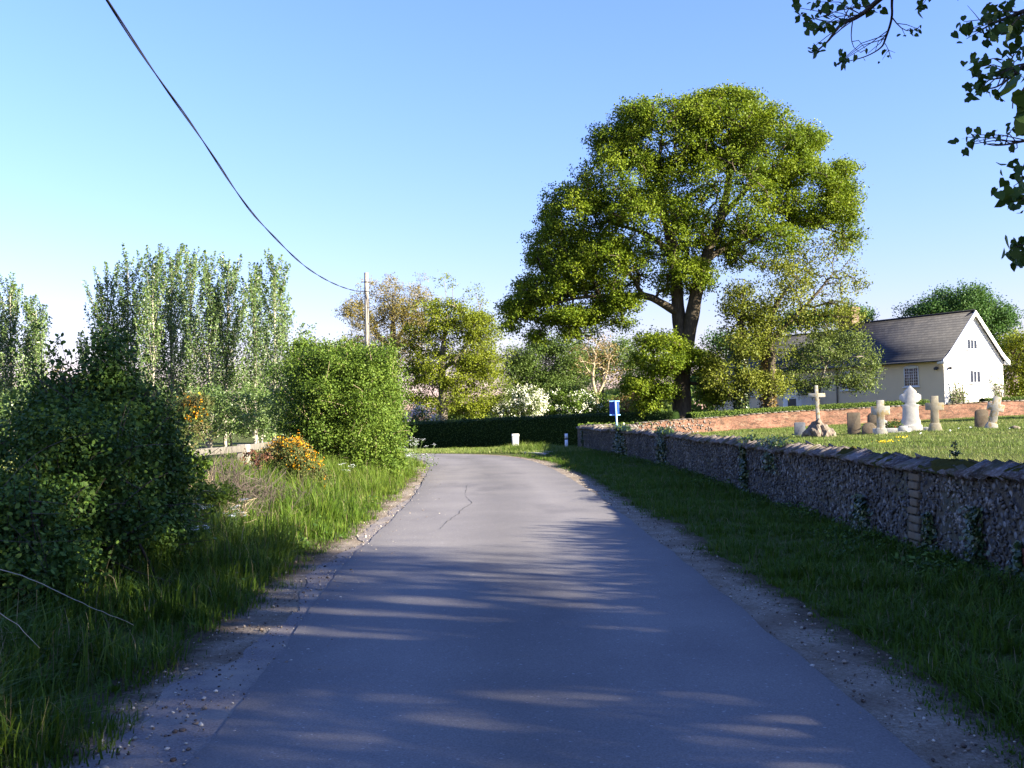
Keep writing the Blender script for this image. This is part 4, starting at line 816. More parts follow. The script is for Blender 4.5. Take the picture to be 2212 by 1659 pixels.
shoots(rbush, 363, clumps_from(np.random.default_rng(364), rb_lobes, 28.5, .8)[0], 150, .5, M['tan_bark'], M['bush_leaf'], .07, 12)
shoots(br, 361, C, 230, .55, M['dark_twig'], M['bramble_leaf'], .052, 9, .8)
shoots(br, 362, C, 60, .5, M['cane'], M['bramble_leaf'], .04, 2, .3)
def cane(parent, pts, r0, r1, mat, label=None):
    q = smooth_line(np.asarray(pts, float), .06, 2); q += np.random.default_rng(len(pts)).normal(0, .002, q.shape); mb = MB(); mb.tube(q, np.linspace(r0, r1, len(q)) * .36, 5)
    o = mb.build('cane', mat, parent, smooth=True)
    if label: o['label'] = label
cane(br, [at(-20, 1226, 6.0), at(60, 1245, 5.9), at(150, 1290, 5.7), at(230, 1325, 5.5), at(288, 1350, 5.4)], .0075, .003, M['pale_cane'], 'long bleached cane arching out over the grass')
cane(br, [at(-20, 1310, 5.0), at(40, 1350, 4.9), at(85, 1400, 4.8)], .006, .003, M['pale_cane'], 'short bleached cane at the lower left')
cane(br, [at(-20, 1165, 6.6), at(60, 1172, 6.5), at(200, 1168, 6.4)], .004, .002, M['cane'])
cane(br, [at(70, 1082, 7.3), at(110, 1085, 7.2), at(140, 1088, 7.1)], .006, .003, M['cane'])
cane(br, [at(62, 1108, 7.3), at(100, 1110, 7.2), at(138, 1108, 7.1)], .005, .003, M['cane'])
cane(br, [at(85, 820, 9.5), at(130, 850, 9.5), at(170, 885, 9.6), at(210, 920, 9.8)], .012, .010, M['dark_twig'])
cane(br, [at(190, 836, 9.6), at(175, 862, 9.6), at(165, 885, 9.6)], .007, .006, M['dark_twig'])
cane(br, [at(0, 960, 9), at(70, 920, 9.1), at(150, 880, 9.2)], .009, .005, M['dark_twig'])
cane(br, [at(0, 1060, 8), at(60, 990, 8.1), at(130, 950, 8.3), at(200, 935, 8.5)], .008, .004, M['cane'])
cane(br, [at(250, 1010, 9), at(285, 985, 9), at(300, 960, 9)], .006, .003, M['cane'])
cane(br, [at(20, 1130, 7), at(70, 1180, 6.9), at(100, 1240, 6.7)], .006, .003, M['dark_twig'])

# dead stalks, dock and fern at the foot of the rail
def stalks(name, label, seed, px, d, n, hm, spread, mat, cat='dead plant'):
    r_ = np.random.default_rng(seed); b_ = on_ground(px, d); mb = MB()
    for k in range(n):
        p0 = b_ + np.array([r_.normal(0, spread), r_.normal(0, spread * .8), 0]); p0[2] = gz(p0[0], p0[1]) - .02; h = hm * r_.uniform(.5, 1.2); a = r_.uniform(0, 2 * PI); ln = h * abs(r_.normal(.25, .25)); dv = np.array([math.cos(a), math.sin(a), 0])
        q = np.array([p0, p0 + dv * ln * .35 + [0, 0, h * .5], p0 + dv * ln + [0, 0, h]]); mb.tube(smooth_line(q, h / 5, 1), .0055 * r_.uniform(.5, 1.2), 3, cap=False)
        for _ in range(5):
            f = r_.uniform(.3, .95); s = q[0] * (1 - f) + q[2] * f; e = s + r_.normal(0, .14, 3) + [0, 0, .08]; mb.tube([s, (s + e) / 2 + r_.normal(0, .015, 3), e], .0032, 3, cap=False)
    return tag(mb.build(name, mat, origin=b_), label, cat)
stalks('dead_stalks', 'tangle of grey-brown dead stems left of the yellow gorse', 331, 470, 15, 120, .75, .38, M['cane'])
stalks('dead_stalks', 'lower tangle of dead stems in front of the yellow gorse', 332, 545, 17, 90, .45, .4, M['cane'])
stalks('dead_stalks', 'brown stems below the shaded gorse', 333, 420, 14, 60, .6, .3, M['tan_bark'])
shrub('dock_plant', 'red-brown withered dock beside the fence post', 'plant', 335, 555, 20, [(555, 992, 26, 22, .25, 20)], 24, .12, .045, M['dock_leaf'], M['cane'], tmpl='oval', r_tip=.003)
shrub('nettle_patch', 'light green weeds at the end of the bramble by the rail', 'plant', 337, 395, 14, [(400, 1010, 38, 40, .4, 40), (375, 1000, 24, 34, .3, 20)], 40, .14, .055, M['bush_leaf'], M['green_stem'], tmpl='oval', r_tip=.003)
shrub('fern', 'green fern-like plant in front of the dead stems', 'plant', 339, 470, 13, [(470, 1075, 40, 20, .3, 26), (445, 1065, 24, 16, .25, 12)], 50, .12, .05, M['bush_leaf'], M['green_stem'], tmpl='slim', r_tip=.003)
def cow_parsley(label, seed, px, d, n, hm, spread=.16):
    r_ = np.random.default_rng(seed); b_ = on_ground(px, d); root = thing('cow_parsley', label, 'wild flower', b_, 'cow parsley along the left bank'); X = []; L = []
    for k in range(n):
        st = MB(); p0 = b_ + np.array([r_.normal(0, spread), r_.normal(0, spread), 0]); p0[2] = gz(p0[0], p0[1]); h = hm * r_.uniform(.65, 1.1); tp = p0 + np.array([r_.normal(0, .09), r_.normal(0, .09), h]); st.tube([p0, (p0 + tp) / 2 + r_.normal(0, .015, 3), tp], [.005, .004, .003], 4)
        for _ in range(r_.integers(4, 8)):
            u_ = tp + np.array([r_.normal(0, .06), r_.normal(0, .06), r_.uniform(-.02, .05)]); st.tube([p0 * .2 + ((p0 + tp) / 2 * 0 + tp) * .8, u_], .002, 3, cap=False); X.append(u_ + np.column_stack([r_.normal(0, .022, 13), r_.normal(0, .022, 13), r_.normal(0, .006, 13)]))
        st.build('stem', M['green_stem'], root); L.append(p0 + np.column_stack([r_.normal(0, .08, 24), r_.normal(0, .08, 24), r_.uniform(.05, .6, 24) * h]))
    leaves('blossom', r_, np.concatenate(X), .014, M['white_petal'], root, 'oval', normal=np.array([0, 0, 1.]), spread=.5); leaves('leaves', r_, np.concatenate(L), .05, M['bush_leaf'], root, 'lobed')
cow_parsley('cow parsley with white umbels at the edge of the brambles', 341, 450, 12.5, 7, .6, .24)
cow_parsley('sparse cow parsley low in the shaded grass of the left bank', 343, 385, 11.0, 4, .5, .1)
cow_parsley('single cow parsley head under the rounded bush', 344, 762, 24.5, 3, .42, .08)
cow_parsley('tall cow parsley at the bend beyond the rounded bush', 345, 893, 36, 14, .95, .3)
cow_parsley('pale mass of cow parsley between the bush and the lane edge', 346, 876, 31, 12, .8, .25)

# --- rail fence
X0 = at(372, 985, 20.0); X1 = at(600, 955, 28.0); fx = -6.35
rf = thing('rail_fence', 'old grey wooden rail fence half hidden behind the gorse', 'fence', (fx, 24.0, gz(fx, 24)))
def rail(p, q, h, t, mat, par, name='rail'):
    p, q = np.asarray(p, float), np.asarray(q, float); d_ = q - p; L = np.linalg.norm(d_[:2]); an = math.atan2(d_[1], d_[0]); sl = math.atan2(d_[2], L); ca, sa = math.cos(sl), math.sin(sl)
    return MB().box((p + q) / 2, (np.linalg.norm(d_), t, h), an, tilt=[[ca, 0, -sa], [0, 1, 0], [sa, 0, ca]]).build(name, mat, par, bevel=.008)
def zt(px, py, d): return at(px, py, d)
pa, pb, pc = zt(375, 982, 20.0), zt(528, 968, 24.6), zt(600, 958, 28.0)
rail(pa, pb + [0, 0, -.01], .15, .06, M['grey_timber'], rf); rail(pb, pc, .15, .06, M['grey_timber'], rf)
rail(pb + [0, 0, -.42], pc + [0, 0, -.42], .13, .06, M['grey_timber'], rf); rail(pa + [0, 0, -.45], pb + [0, 0, -.45], .13, .06, M['grey_timber'], rf)
for p_, s_ in ((pb, .26), (pc, .16), (pa, .16)):
    g_ = gz(p_[0], p_[1]); MB().box((p_[0] - .02, p_[1], (g_ - .1 + p_[2] + .09) / 2), (s_, s_, p_[2] + .09 - g_ + .1)).build('post', M['timber'], rf, bevel=.015)

# ------------------------------------------------------------------ overhead line
pb_ = on_ground(795, 46.0); tp = at(791, 589, 46.0)
tpz = tp[2]; pole = thing('utility_pole', 'grey wooden telephone pole standing above the rounded bush', 'pole', pb_)
mb = MB(); mb.tube([pb_ - [0, 0, .3], (pb_ + tp) / 2, tp], [.115, .105, .092], 14); mb.build('shaft', M['timber'], pole, smooth=False)
zat = at(790, 630, 46.0)[2]
for zz in (tpz - .42, zat): mb = MB(); mb.tube([[tp[0], 46.0, zz - .025], [tp[0], 46.0, zz + .025]], .103, 14); mb.build('band', M['dark_metal'], pole)
mb = MB(); mb.tube([[tp[0] - .22, 45.95, tpz - .42], [tp[0] + .22, 45.95, tpz - .42]], .018, 6); mb.build('bracket', M['dark_metal'], pole)
for k in range(7):
    zz = zat - .35 - k * .36; sx = .13 if k % 2 else -.13; mb = MB(); mb.tube([[tp[0] + sx * .5, 45.93, zz], [tp[0] + sx * 1.35, 45.93, zz]], .011, 5); mb.build('step_bolt', M['dark_metal'], pole)
mb = MB(); mb.tube(smooth_line([[tp[0] - .1, 45.88, zat], [tp[0] + .05, 45.87, zat - .1], [tp[0] + .12, 45.9, zat - .5], [tp[0] + .125, 45.92, 3.0], [tp[0] + .125, 45.93, pb_[2]]], .2, 2), .016, 5); mb.build('cable', M['rubber'], pole)
ws = np.array([(230, 0, 12.6), (335, 160, 14.6), (430, 290, 17.0), (530, 445, 20.7), (590, 510, 23.5), (650, 570, 27.5), (700, 603, 32), (740, 621, 36.8), (770, 629, 41.5)], float)
wp = [at(*a) for a in ws] + [np.array([tp[0] - .1, 45.95, zat])]
d0 = wp[0] - wp[1]; pre = [wp[0] + d0 * k for k in (5, 3, 1.6)]
for k, p_ in enumerate(pre): p_[2] += (.9, .35, .1)[k]
wire = smooth_line(np.array(pre + wp), .35, 3)
mb = MB(); a_ = np.arange(len(wire)) * .42
for s_ in (1, -1):
    offs = np.column_stack([np.cos(a_), np.zeros(len(a_)), np.sin(a_)]) * .011 * s_; mb.tube(wire + offs, .0105, 5)
tag(mb.build('telephone_wire', M['rubber'], origin=wp[-1]), 'twisted dark telephone wire sagging down to the wooden pole', 'wire')
# ------------------------------------------------------------------ churchyard wall of flint
r = np.random.default_rng(401)
Lw = smooth_line(WALL, 0.1, 0); Lw = Lw[Lw[:, 1] > -4]; Tw = unit(np.gradient(Lw, axis=0)); Nw = np.stack([Tw[:, 1], -Tw[:, 0]], 1)      # Nw points into the churchyard
sw = np.concatenate([[0], np.cumsum(np.linalg.norm(np.diff(Lw, axis=0), axis=1))]); nw = len(Lw)
def wtop(y): return np.interp(y, [-6, 10, 20, 38, 56, 70], [.97, .95, .94, .95, 1.0, 1.0]) + .018 * np.sin(y * .9) + .012 * np.sin(y * 2.3)
TH = .34
fw = thing('flint_wall', 'long low flint churchyard wall with tile coping along the right side of the lane', 'wall', (Lw[0][0], Lw[0][1], 0))
zt_ = wtop(Lw[:, 1]); fo = Lw - Nw * 0.0; bo = Lw + Nw * TH
zs = np.linspace(-.15, 1, 14)
A = np.concatenate([np.stack([fo[:, 0], fo[:, 1], np.where(z_ < 0, z_, z_ * zt_)], 1)[:, None] for z_ in zs], 1)
A[:, :, 0] += r.normal(0, .008, A.shape[:2]); B = np.stack([np.column_stack([bo, zt_]), np.column_stack([bo, np.full(nw, -.1)])], 1)
V = np.concatenate([A, B], 1); kc = V.shape[1]; ii = np.arange(nw - 1)[:, None] * kc + np.arange(kc - 1)[None]
q = np.stack([ii, ii + kc, ii + kc + 1, ii + 1], -1).reshape(-1, 4)
masonry = build('masonry', V.reshape(-1, 3), [q], M['mortar'], fw)
# flints set in the near face
n = 14000; s_ = 60 * r.uniform(0, 1, n) ** 1.75; s_ = s_[s_ < sw[-1] - 1]; n = len(s_)
px_ = np.interp(s_, sw, Lw[:, 0]); py_ = np.interp(s_, sw, Lw[:, 1]); tx = np.interp(s_, sw, Tw[:, 0]); ty = np.interp(s_, sw, Tw[:, 1])
hz = r.uniform(.03, .99, n) * wtop(py_)
C = np.column_stack([px_ - ty * (-.006) * 0 - .004, py_, hz]); sz = np.column_stack([r.gamma(3, .006, n) + .009, r.gamma(3, .006, n) + .009]) * (.8 + .4 * sstep(8, 30, py_))[:, None]
V, P = lumps(r, np.zeros((n, 3)), np.column_stack([sz[:, 0], sz[:, 1], np.full(n, .022)]))
V = V.reshape(n, 10, 3); U = np.column_stack([tx, ty, np.zeros(n)]); W_ = np.array([0, 0, 1.0]); O = np.column_stack([-ty, tx, np.zeros(n)])
V = C[:, None] + V[..., :1] * U[:, None] + V[..., 1:2] * W_ + V[..., 2:3] * O[:, None]
pale = patchy(np.column_stack([py_ * 1.2, hz * 2]), 77, 1.1)
vv = np.clip(r.beta(1.2, 2.4, n) * .85 + .6 * (pale - .62) + np.where((py_ > 8.9) & (py_ < 11.5), .34, 0), 0, 1)
build('flints', V.reshape(-1, 3), [P], M['flint'], fw, var=np.repeat(vv, 16))['kind'] = 'stuff'
# coping tiles: overlapped slabs pitched to a ridge
mb = MB(); s0 = 0.0
while s0 < sw[-1] - .2:
    L = r.uniform(.18, .38); s1 = min(s0 + L, sw[-1]); sm = (s0 + s1) / 2
    p = np.array([np.interp(sm, sw, Lw[:, 0]), np.interp(sm, sw, Lw[:, 1])]); t_ = unit(np.array([np.interp(sm, sw, Tw[:, 0]), np.interp(sm, sw, Tw[:, 1])])); nn = np.array([t_[1], -t_[0]])
    z0 = float(wtop(p[1])) + r.normal(0, .007); v_ = r.uniform(0, 1)
    for side in (0, 1):
        a = -.075 - r.uniform(0, .02) if side == 0 else TH + .06; b = TH / 2 + (.01 if side == 0 else -.01); zr = z0 + .115 + r.normal(0, .010); ze = z0 + .012 - .012; tk = .030
        l2 = (s1 - s0) / 2 * 1.03; lift = r.uniform(.006, .02)
        def pt(u_, w_, z_): return [p[0] + t_[0] * u_ + nn[0] * w_, p[1] + t_[1] * u_ + nn[1] * w_, z_]
        V = [pt(-l2, a, ze - lift), pt(l2, a, ze + lift), pt(l2, b, zr + lift), pt(-l2, b, zr - lift)]; V += [[x, y, z + tk] for x, y, z in V]
        if side: V = [V[k] for k in (3, 2, 1, 0, 7, 6, 5, 4)]
        V = np.array(V) + r.normal(0, .009, (8, 3))
        mb.add(V, [[[0, 3, 2, 1], [4, 5, 6, 7], [0, 1, 5, 4], [1, 2, 6, 5], [2, 3, 7, 6], [3, 0, 4, 7]]], v_)
    s0 = s1
mb.build('coping', M['coping'], fw, usevar=True)
def wall_pt(y, h, outw=0.0):
    k = np.interp(y, WX_Y[:, 1], np.arange(len(WX_Y))); p = np.array([np.interp(y, WX_Y[:, 1], WX_Y[:, 0]), y]); return np.array([p[0] - outw, p[1], h])
# repairs in the near end: brick and stone blocks, a pier, a tie ring
mb = MB()
for y_, h_, l_, t_ in ((8.95, .53, .30, .20), (8.60, .52, .34, .22), (8.85, .75, .20, .14), (8.55, .28, .40, .22), (9.02, .28, .36, .20), (8.7, .10, .5, .12)):
    p = wall_pt(y_, h_, .012); mb.box(p, (.05, l_, t_), 0, r.uniform(0, 1))
mb.build('brick_repair', M['patch_brick'], fw, bevel=.008)
mb = MB(); p = wall_pt(8.2, .52, .012); mb.box(p, (.05, .34, .26)); mb.build('stone_block', M['stone_buff'], fw, bevel=.01)
mb = MB()
for k in range(9): mb.box(wall_pt(11.75 + r.normal(0, .025), .10 + k * .095, .010), (.06, .27 + r.normal(0, .03), .078), r.normal(0, .03))
mb.build('pier', M['stone_brown'], fw, bevel=.012)
mb = MB(); a_ = np.linspace(0, 2 * PI, 20); c = wall_pt(8.42, .66, .03); mb.tube(np.column_stack([np.full(20, c[0]), c[1] + .045 * np.cos(a_), c[2] + .045 * np.sin(a_)]), .009, 5); mb.build('tie_ring', M['iron'], fw)
def moss_pad(y, L, seed):
    r_ = np.random.default_rng(seed); n_ = 60; m_ = 18; u_ = np.linspace(-1, 1, n_)[:, None]; v_ = np.linspace(-1, 1, m_)[None]
    nz_ = sum(np.sin(u_ * a + v_ * b + c) for a, b, c in r_.uniform(-9, 9, (6, 3))) / 6; hgt = np.clip(1 - u_ ** 2 - .8 * v_ ** 2 + 1.1 * nz_ - .1, 0, 1) ** .7 * .05 + r_.normal(0, .004, (n_, m_))
    yy_ = y + u_ * L / 2 + 0 * v_; w_ = .06 + v_ * .15 + 0 * u_ + r_.normal(0, .006, (n_, m_)); base = wtop(yy_) + .012 + np.clip((w_ + .075) / .245, 0, 1) * .115 + .020
    X = np.interp(yy_, WX_Y[:, 1], WX_Y[:, 0]) + w_; V = np.stack([X, yy_, base + hgt - .030], -1).reshape(-1, 3); ii_ = np.arange(n_ - 1)[:, None] * m_ + np.arange(m_ - 1)[None]
    return build('moss_cushion', V, [np.stack([ii_, ii_ + m_, ii_ + m_ + 1, ii_ + 1], -1).reshape(-1, 4)[:, ::-1]], M['moss'], fw, smooth=True)
moss_pad(11.0, 1.15, 1); moss_pad(12.9, .7, 2); moss_pad(9.4, .5, 3); moss_pad(14.6, .5, 4)
# ivy and seedlings on the wall
def ivy_on_wall(label, seed, y, n, hw, h0, h1, mat, over=0.0, size=.055):
    r_ = np.random.default_rng(seed); t_ = r_.uniform(0, 1, n); wd = hw * (1 - .55 * t_); yy_ = y + r_.normal(0, .5, n) * wd; hh_ = h0 + (h1 - h0) * t_
    X = np.column_stack([np.interp(yy_, WX_Y[:, 1], WX_Y[:, 0]) - .02 - np.abs(r_.normal(.02, .035, n)), yy_, hh_])
    if over:
        m_ = int(n * over); X[:m_] = np.column_stack([np.interp(yy_[:m_], WX_Y[:, 1], WX_Y[:, 0]) + r_.uniform(-.12, .26, m_), y + r_.normal(0, .6, m_) * hw, wtop(yy_[:m_]) + .10 + np.abs(r_.normal(.04, .07, m_))])
    o = leaves('ivy', r_, X, size, mat, tmpl='lobed', normal=np.array([-.8, 0, .5]), spread=.5, origin=(X[0][0], y, gz(wallx(y) - .1, y)))
    return tag(o, label, 'ivy')
ivy_on_wall('ivy column on the pale flints left of the brick repair', 411, 10.15, 520, .26, .0, .66, M['ivy_leaf'])
ivy_on_wall('small ivy at the wall foot beside the brick repair', 412, 9.25, 260, .16, .0, .42, M['ivy_leaf'])
ivy_on_wall('ivy tuft at the wall foot just past the stone pier', 413, 11.3, 240, .2, .0, .5, M['ivy_leaf'])
ivy_on_wall('ivy mat on the near stretch of wall before the stone pier', 414, 13.6, 420, .5, .0, .52, M['ivy_leaf'])
ivy_on_wall('ivy at the foot of the wall at the right edge of the photo', 415, 7.7, 420, .4, .0, .55, M['ivy_leaf'])
ivy_on_wall('dark ivy strip climbing the full height of the middle of the wall', 416, 21.0, 1100, .34, .0, .98, M['ivy_leaf'], .12, .06)
ivy_on_wall('ivy spilling over the coping just this side of the dark strip', 417, 18.8, 700, .7, .55, 1.0, M['ivy_leaf'], .6, .06)
ivy_on_wall('large ivy clump with pale tips hanging over the wall near the blue sign', 418, 41.5, 2600, 1.5, .1, 1.05, M['ivy_leaf'], .45, .09)
ivy_on_wall('second ivy clump over the coping with a dark beard of stems', 419, 32.5, 2000, 1.1, .1, 1.05, M['ivy_leaf'], .45, .08)
ivy_on_wall('thin ivy stems near the rounded wall corner', 420, 52.5, 300, .3, .0, .9, M['ivy_leaf'], 0, .08)
sp = wall_pt(11.05, float(wtop(11.05)) + .155, -.16)
r_ = np.random.default_rng(421); sd = thing('wall_seedling', 'little dark seedling sprouting from the moss on top of the wall', 'plant', sp); mb = MB(); mb.tube([sp, sp + [0, 0, .1], sp + [.004, .006, .19]], [.005, .004, .002], 5); mb.build('stem', M['dark_twig'], sd)
X = np.concatenate([sp + np.column_stack([r_.normal(0, .012, 26), r_.normal(0, .014, 26), r_.uniform(.02, .2, 26)]), sp + [0, -.06, .05] + r_.normal(0, .014, (12, 3)), sp + [0, .06, .05] + r_.normal(0, .014, (12, 3))]); leaves('leaves', r_, X, .038, M['ivy_leaf'], sd, 'oval')

# ------------------------------------------------------------------ brick wall behind the graves
bw = thing('brick_wall', 'old red brick wall closing the far side of the churchyard', 'wall', (*BRICK[0], gz(*BRICK[0])))
Tb = unit(np.gradient(BRICK, axis=0)); Nb = np.stack([-Tb[:, 1], Tb[:, 0]], 1); sb = np.concatenate([[0], np.cumsum(np.linalg.norm(np.diff(BRICK, axis=0), axis=1))]); n = len(BRICK)
gb = ground_z(BRICK[:, 0], BRICK[:, 1] - .4); tb = np.interp(sb, [0, 3, 6, 12, 30, 50], [1.16, 1.30, 1.45, 1.72, 2.22, 2.52]) + .02 * np.sin(sb * .8)
F0 = np.column_stack([BRICK, gb - .3]); F1 = np.column_stack([BRICK, tb]); B1 = np.column_stack([BRICK + Nb * .3, tb]); B0 = np.column_stack([BRICK + Nb * .3, gb - .3])
V = np.stack([F0, F1, B1, B0], 1).reshape(-1, 3); UV = np.stack([np.column_stack([sb, F0[:, 2]]), np.column_stack([sb, tb]), np.column_stack([sb, tb + .3]), np.column_stack([sb, F0[:, 2]])], 1).reshape(-1, 2)
ii = np.arange(n - 1)[:, None] * 4 + np.arange(3)[None]; q = np.stack([ii, ii + 4, ii + 5, ii + 1], -1).reshape(-1, 4)
build('brickwork', V, [q, [[0, 1, 2, 3]], [[4 * n - 1, 4 * n - 2, 4 * n - 3, 4 * n - 4]]], M['brick'], bw, uv=UV)
mb = MB()
s0 = 0
while s0 < sb[-1] - .3:
    s1 = s0 + r.uniform(.22, .5); sm = (s0 + s1) / 2; p = np.array([np.interp(sm, sb, BRICK[:, 0]), np.interp(sm, sb, BRICK[:, 1])]); t_ = np.array([np.interp(sm, sb, Tb[:, 0]), np.interp(sm, sb, Tb[:, 1])]); nb_ = np.array([-t_[1], t_[0]])
    mb.box([*(p + nb_ * .15), np.interp(sm, sb, tb) + .032 + r.normal(0, .004)], ((s1 - s0) * .985, .38, .065), math.atan2(t_[1], t_[0]), r.uniform(.1, .7)); s0 = s1
mb.build('coping', M['coping'], bw, usevar=True)
n = 240; s_ = 5.5 * r.uniform(0, 1, n) ** 1.5; px_ = np.interp(s_, sb, BRICK[:, 0]); py_ = np.interp(s_, sb, BRICK[:, 1]); t_ = np.interp(s_, sb, tb)
V, P = lumps(r, np.column_stack([px_, py_ - .01, np.interp(s_, sb, gb) + r.uniform(.05, .95, n) * (t_ - np.interp(s_, sb, gb))]), r.uniform(.03, .085, n), 1.0)
build('flints', V, [P], M['flint'], bw, var=np.repeat(np.clip(r.uniform(.2, .9, n), 0, 1), 16))['kind'] = 'stuff'
rr = np.random.default_rng(431); X = np.column_stack([np.interp(rr.uniform(0, 1, 900), [0, 1], [3.6, 8.5]), np.zeros(900), np.zeros(900)])
X[:, 1] = np.where(X[:, 0] > 7, np.interp(X[:, 0], BRICK[:, 0], BRICK[:, 1]), np.interp(X[:, 0], [3.4, 3.8, 4.9, 7.0], [57, 57.5, 58.6, 59.6])) + rr.normal(.15, .1, 900); X[:, 2] = 1.12 + np.abs(rr.normal(0, .06, 900))
tag(leaves('ivy', rr, X, .10, M['box_leaf'], tmpl='lobed', origin=X[0]), 'green ivy along the top of the rounded wall corner', 'ivy')

# ------------------------------------------------------------------ clipped hedges
def hedge(name, label, line, wd, ztop, seed, mat, nm, size=.085, zbot=None):
    r_ = np.random.default_rng(seed); L = resample(line, .4); T = unit(np.gradient(L, axis=0)); Nn = np.stack([T[:, 1], -T[:, 0]], 1); s = np.concatenate([[0], np.cumsum(np.linalg.norm(np.diff(L, axis=0), axis=1))]); zt = np.interp(s, np.linspace(0, s[-1], len(ztop)), ztop)
    g0 = ground_z(L[:, 0], L[:, 1]) - .1; root = thing(name, label, 'hedge', (*L[len(L) // 2], g0[len(L) // 2]))
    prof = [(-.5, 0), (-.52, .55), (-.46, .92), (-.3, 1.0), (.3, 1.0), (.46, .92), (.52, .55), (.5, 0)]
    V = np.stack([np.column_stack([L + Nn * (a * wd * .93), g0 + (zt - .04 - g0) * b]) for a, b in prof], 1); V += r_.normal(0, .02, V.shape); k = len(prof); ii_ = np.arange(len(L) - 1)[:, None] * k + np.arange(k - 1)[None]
    build('solid_core', V.reshape(-1, 3), [np.stack([ii_, ii_ + k, ii_ + k + 1, ii_ + 1], -1).reshape(-1, 4), [list(range(k))], [list(range(len(V.reshape(-1, 3)) - k, len(V.reshape(-1, 3))))[::-1]]], M['leaf_core'], root)  # added solid dark core under the leaves, keeps the hedge opaque
    n_ = nm; u_ = r_.uniform(0, s[-1], n_); v_ = r_.uniform(0, k - 1, n_); j = v_.astype(int); f = v_ - j; pa = np.array(prof); ab = pa[j] * (1 - f[:, None]) + pa[j + 1] * f[:, None]
    lx = np.stack([np.interp(u_, s, L[:, i]) for i in (0, 1)], 1); nx = np.stack([np.interp(u_, s, Nn[:, i]) for i in (0, 1)], 1); gg = np.interp(u_, s, g0); zz = np.interp(u_, s, zt)
    X = np.column_stack([lx + nx * (ab[:, :1] * wd), gg + (zz - gg) * ab[:, 1]]) + r_.normal(0, .035, (n_, 3)); nn = np.column_stack([nx * (ab[:, :1] * 2), (ab[:, 1] > .9) * 1.0])
    leaves('foliage', r_, X, size, mat, root, 'oval', normal=nn, spread=.45); return root
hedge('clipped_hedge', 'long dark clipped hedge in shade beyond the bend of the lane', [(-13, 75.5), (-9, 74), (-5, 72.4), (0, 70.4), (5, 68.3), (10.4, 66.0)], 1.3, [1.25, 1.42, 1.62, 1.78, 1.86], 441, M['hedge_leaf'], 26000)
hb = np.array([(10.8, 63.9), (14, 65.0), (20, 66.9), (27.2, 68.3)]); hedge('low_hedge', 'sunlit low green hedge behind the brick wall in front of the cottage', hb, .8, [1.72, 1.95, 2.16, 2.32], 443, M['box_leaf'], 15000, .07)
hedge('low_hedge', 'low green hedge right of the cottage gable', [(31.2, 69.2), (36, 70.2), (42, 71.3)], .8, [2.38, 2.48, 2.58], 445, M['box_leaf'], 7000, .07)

# ------------------------------------------------------------------ headstones
def hs(px, d): p = on_ground(px, d); return p
VW = lambda rz: (np.array([math.cos(rz), math.sin(rz), 0]), np.array([0, 0, 1.0]), np.array([-math.sin(rz), math.cos(rz), 0]))
def arc_top(w, h, rise, n=9, notch=0.0):
    x = np.linspace(w / 2, -w / 2, n); z = h - rise + rise * np.sqrt(np.clip(1 - (x / (w / 2)) ** 2, 0, 1))
    P = [(-w / 2, -.15), (w / 2, -.15)] + ([(w / 2, h - rise - .001)] if rise > .01 else []) + list(zip(x, z)); return P
def headstone(label, px, d, w, h, rise, mat, rz=-.25, thick=.10, shoulder=False, tilt=0.0):
    p = hs(px, d); ax, ay, an = VW(rz)
    if tilt: ay = ay * math.cos(tilt) + ax * math.sin(tilt); ax = np.cross(ay, an) * -1 if False else ax
    if shoulder:
        P = [(-w / 2, -.15), (w / 2, -.15), (w / 2, h * .70), (w * .40, h * .72), (w * .33, h * .88), (w * .2, h * .96), (0, h), (-w * .2, h * .96), (-w * .33, h * .88), (-w * .40, h * .72), (-w / 2, h * .70)]
    else: P = arc_top(w, h, rise)
    return tag(MB().prism(P, thick, (p, ax, ay, an)).build('headstone', mat, origin=p, bevel=.012), label, 'gravestone', 'graves in the churchyard')
pm = 52.3
headstone('small flat-topped grey headstone left of the rock-based cross', 1727, 44.5, .46, .60, .02, M['stone_grey'])
headstone('tall plain brown square-topped headstone right of the rock-based cross', 1844, 44.5, .54, .95, .015, M['stone_brown'])
headstone('brown round-shouldered headstone behind the small curved one', 1890, 46, .68, .90, .16, M['stone_brown'], tilt=0.03)
headstone('small low curved headstone in front of the two brown ones', 1876, 43.8, .58, .50, .06, M['stone_brown'], shoulder=True)
headstone('little pale round-topped stone behind the lichened cross', 1888 + 22, 48, .30, .46, .12, M['stone_white'])
headstone('buff headstone behind the leaning cross', 2119, 45, .54, .80, .12, M['stone_brown'], tilt=0.04)
def cross(label, px, d, w, h, arm_z, arm_h, shaft, mat, rz=-.25, foot=.0, foot_h=.0, lean=0.0, thick=.16):
    p = hs(px, d); ax, ay, an = VW(rz)
    root = thing('cross_grave', label, 'gravestone', p, 'graves in the churchyard')
    if lean: ax2 = ax * math.cos(lean) - ay * math.sin(lean); ay = ay * math.cos(lean) + ax * math.sin(lean); ax = ax2
    s = shaft / 2; a0, a1 = arm_z, arm_z + arm_h
    P = [(-s * 1.08, foot_h * .9), (s * 1.08, foot_h * .9), (s, a0), (w / 2, a0), (w / 2, a1), (s, a1), (s, h), (-s, h), (-s, a1), (-w / 2, a1), (-w / 2, a0), (-s, a0)]
    MB().prism(P, thick, (p, ax, ay, an)).build('cross', mat, root, bevel=.012)
    if foot:
        f = foot / 2; P = [(-f * 1.15, -.15), (f * 1.15, -.15), (f * 1.02, foot_h * .35), (s * 1.2, foot_h), (-s * 1.2, foot_h), (-f * 1.02, foot_h * .35)]
        MB().prism(P, thick * 2.1, (p, ax, ay, an)).build('plinth', mat, root, bevel=.012)
    return root
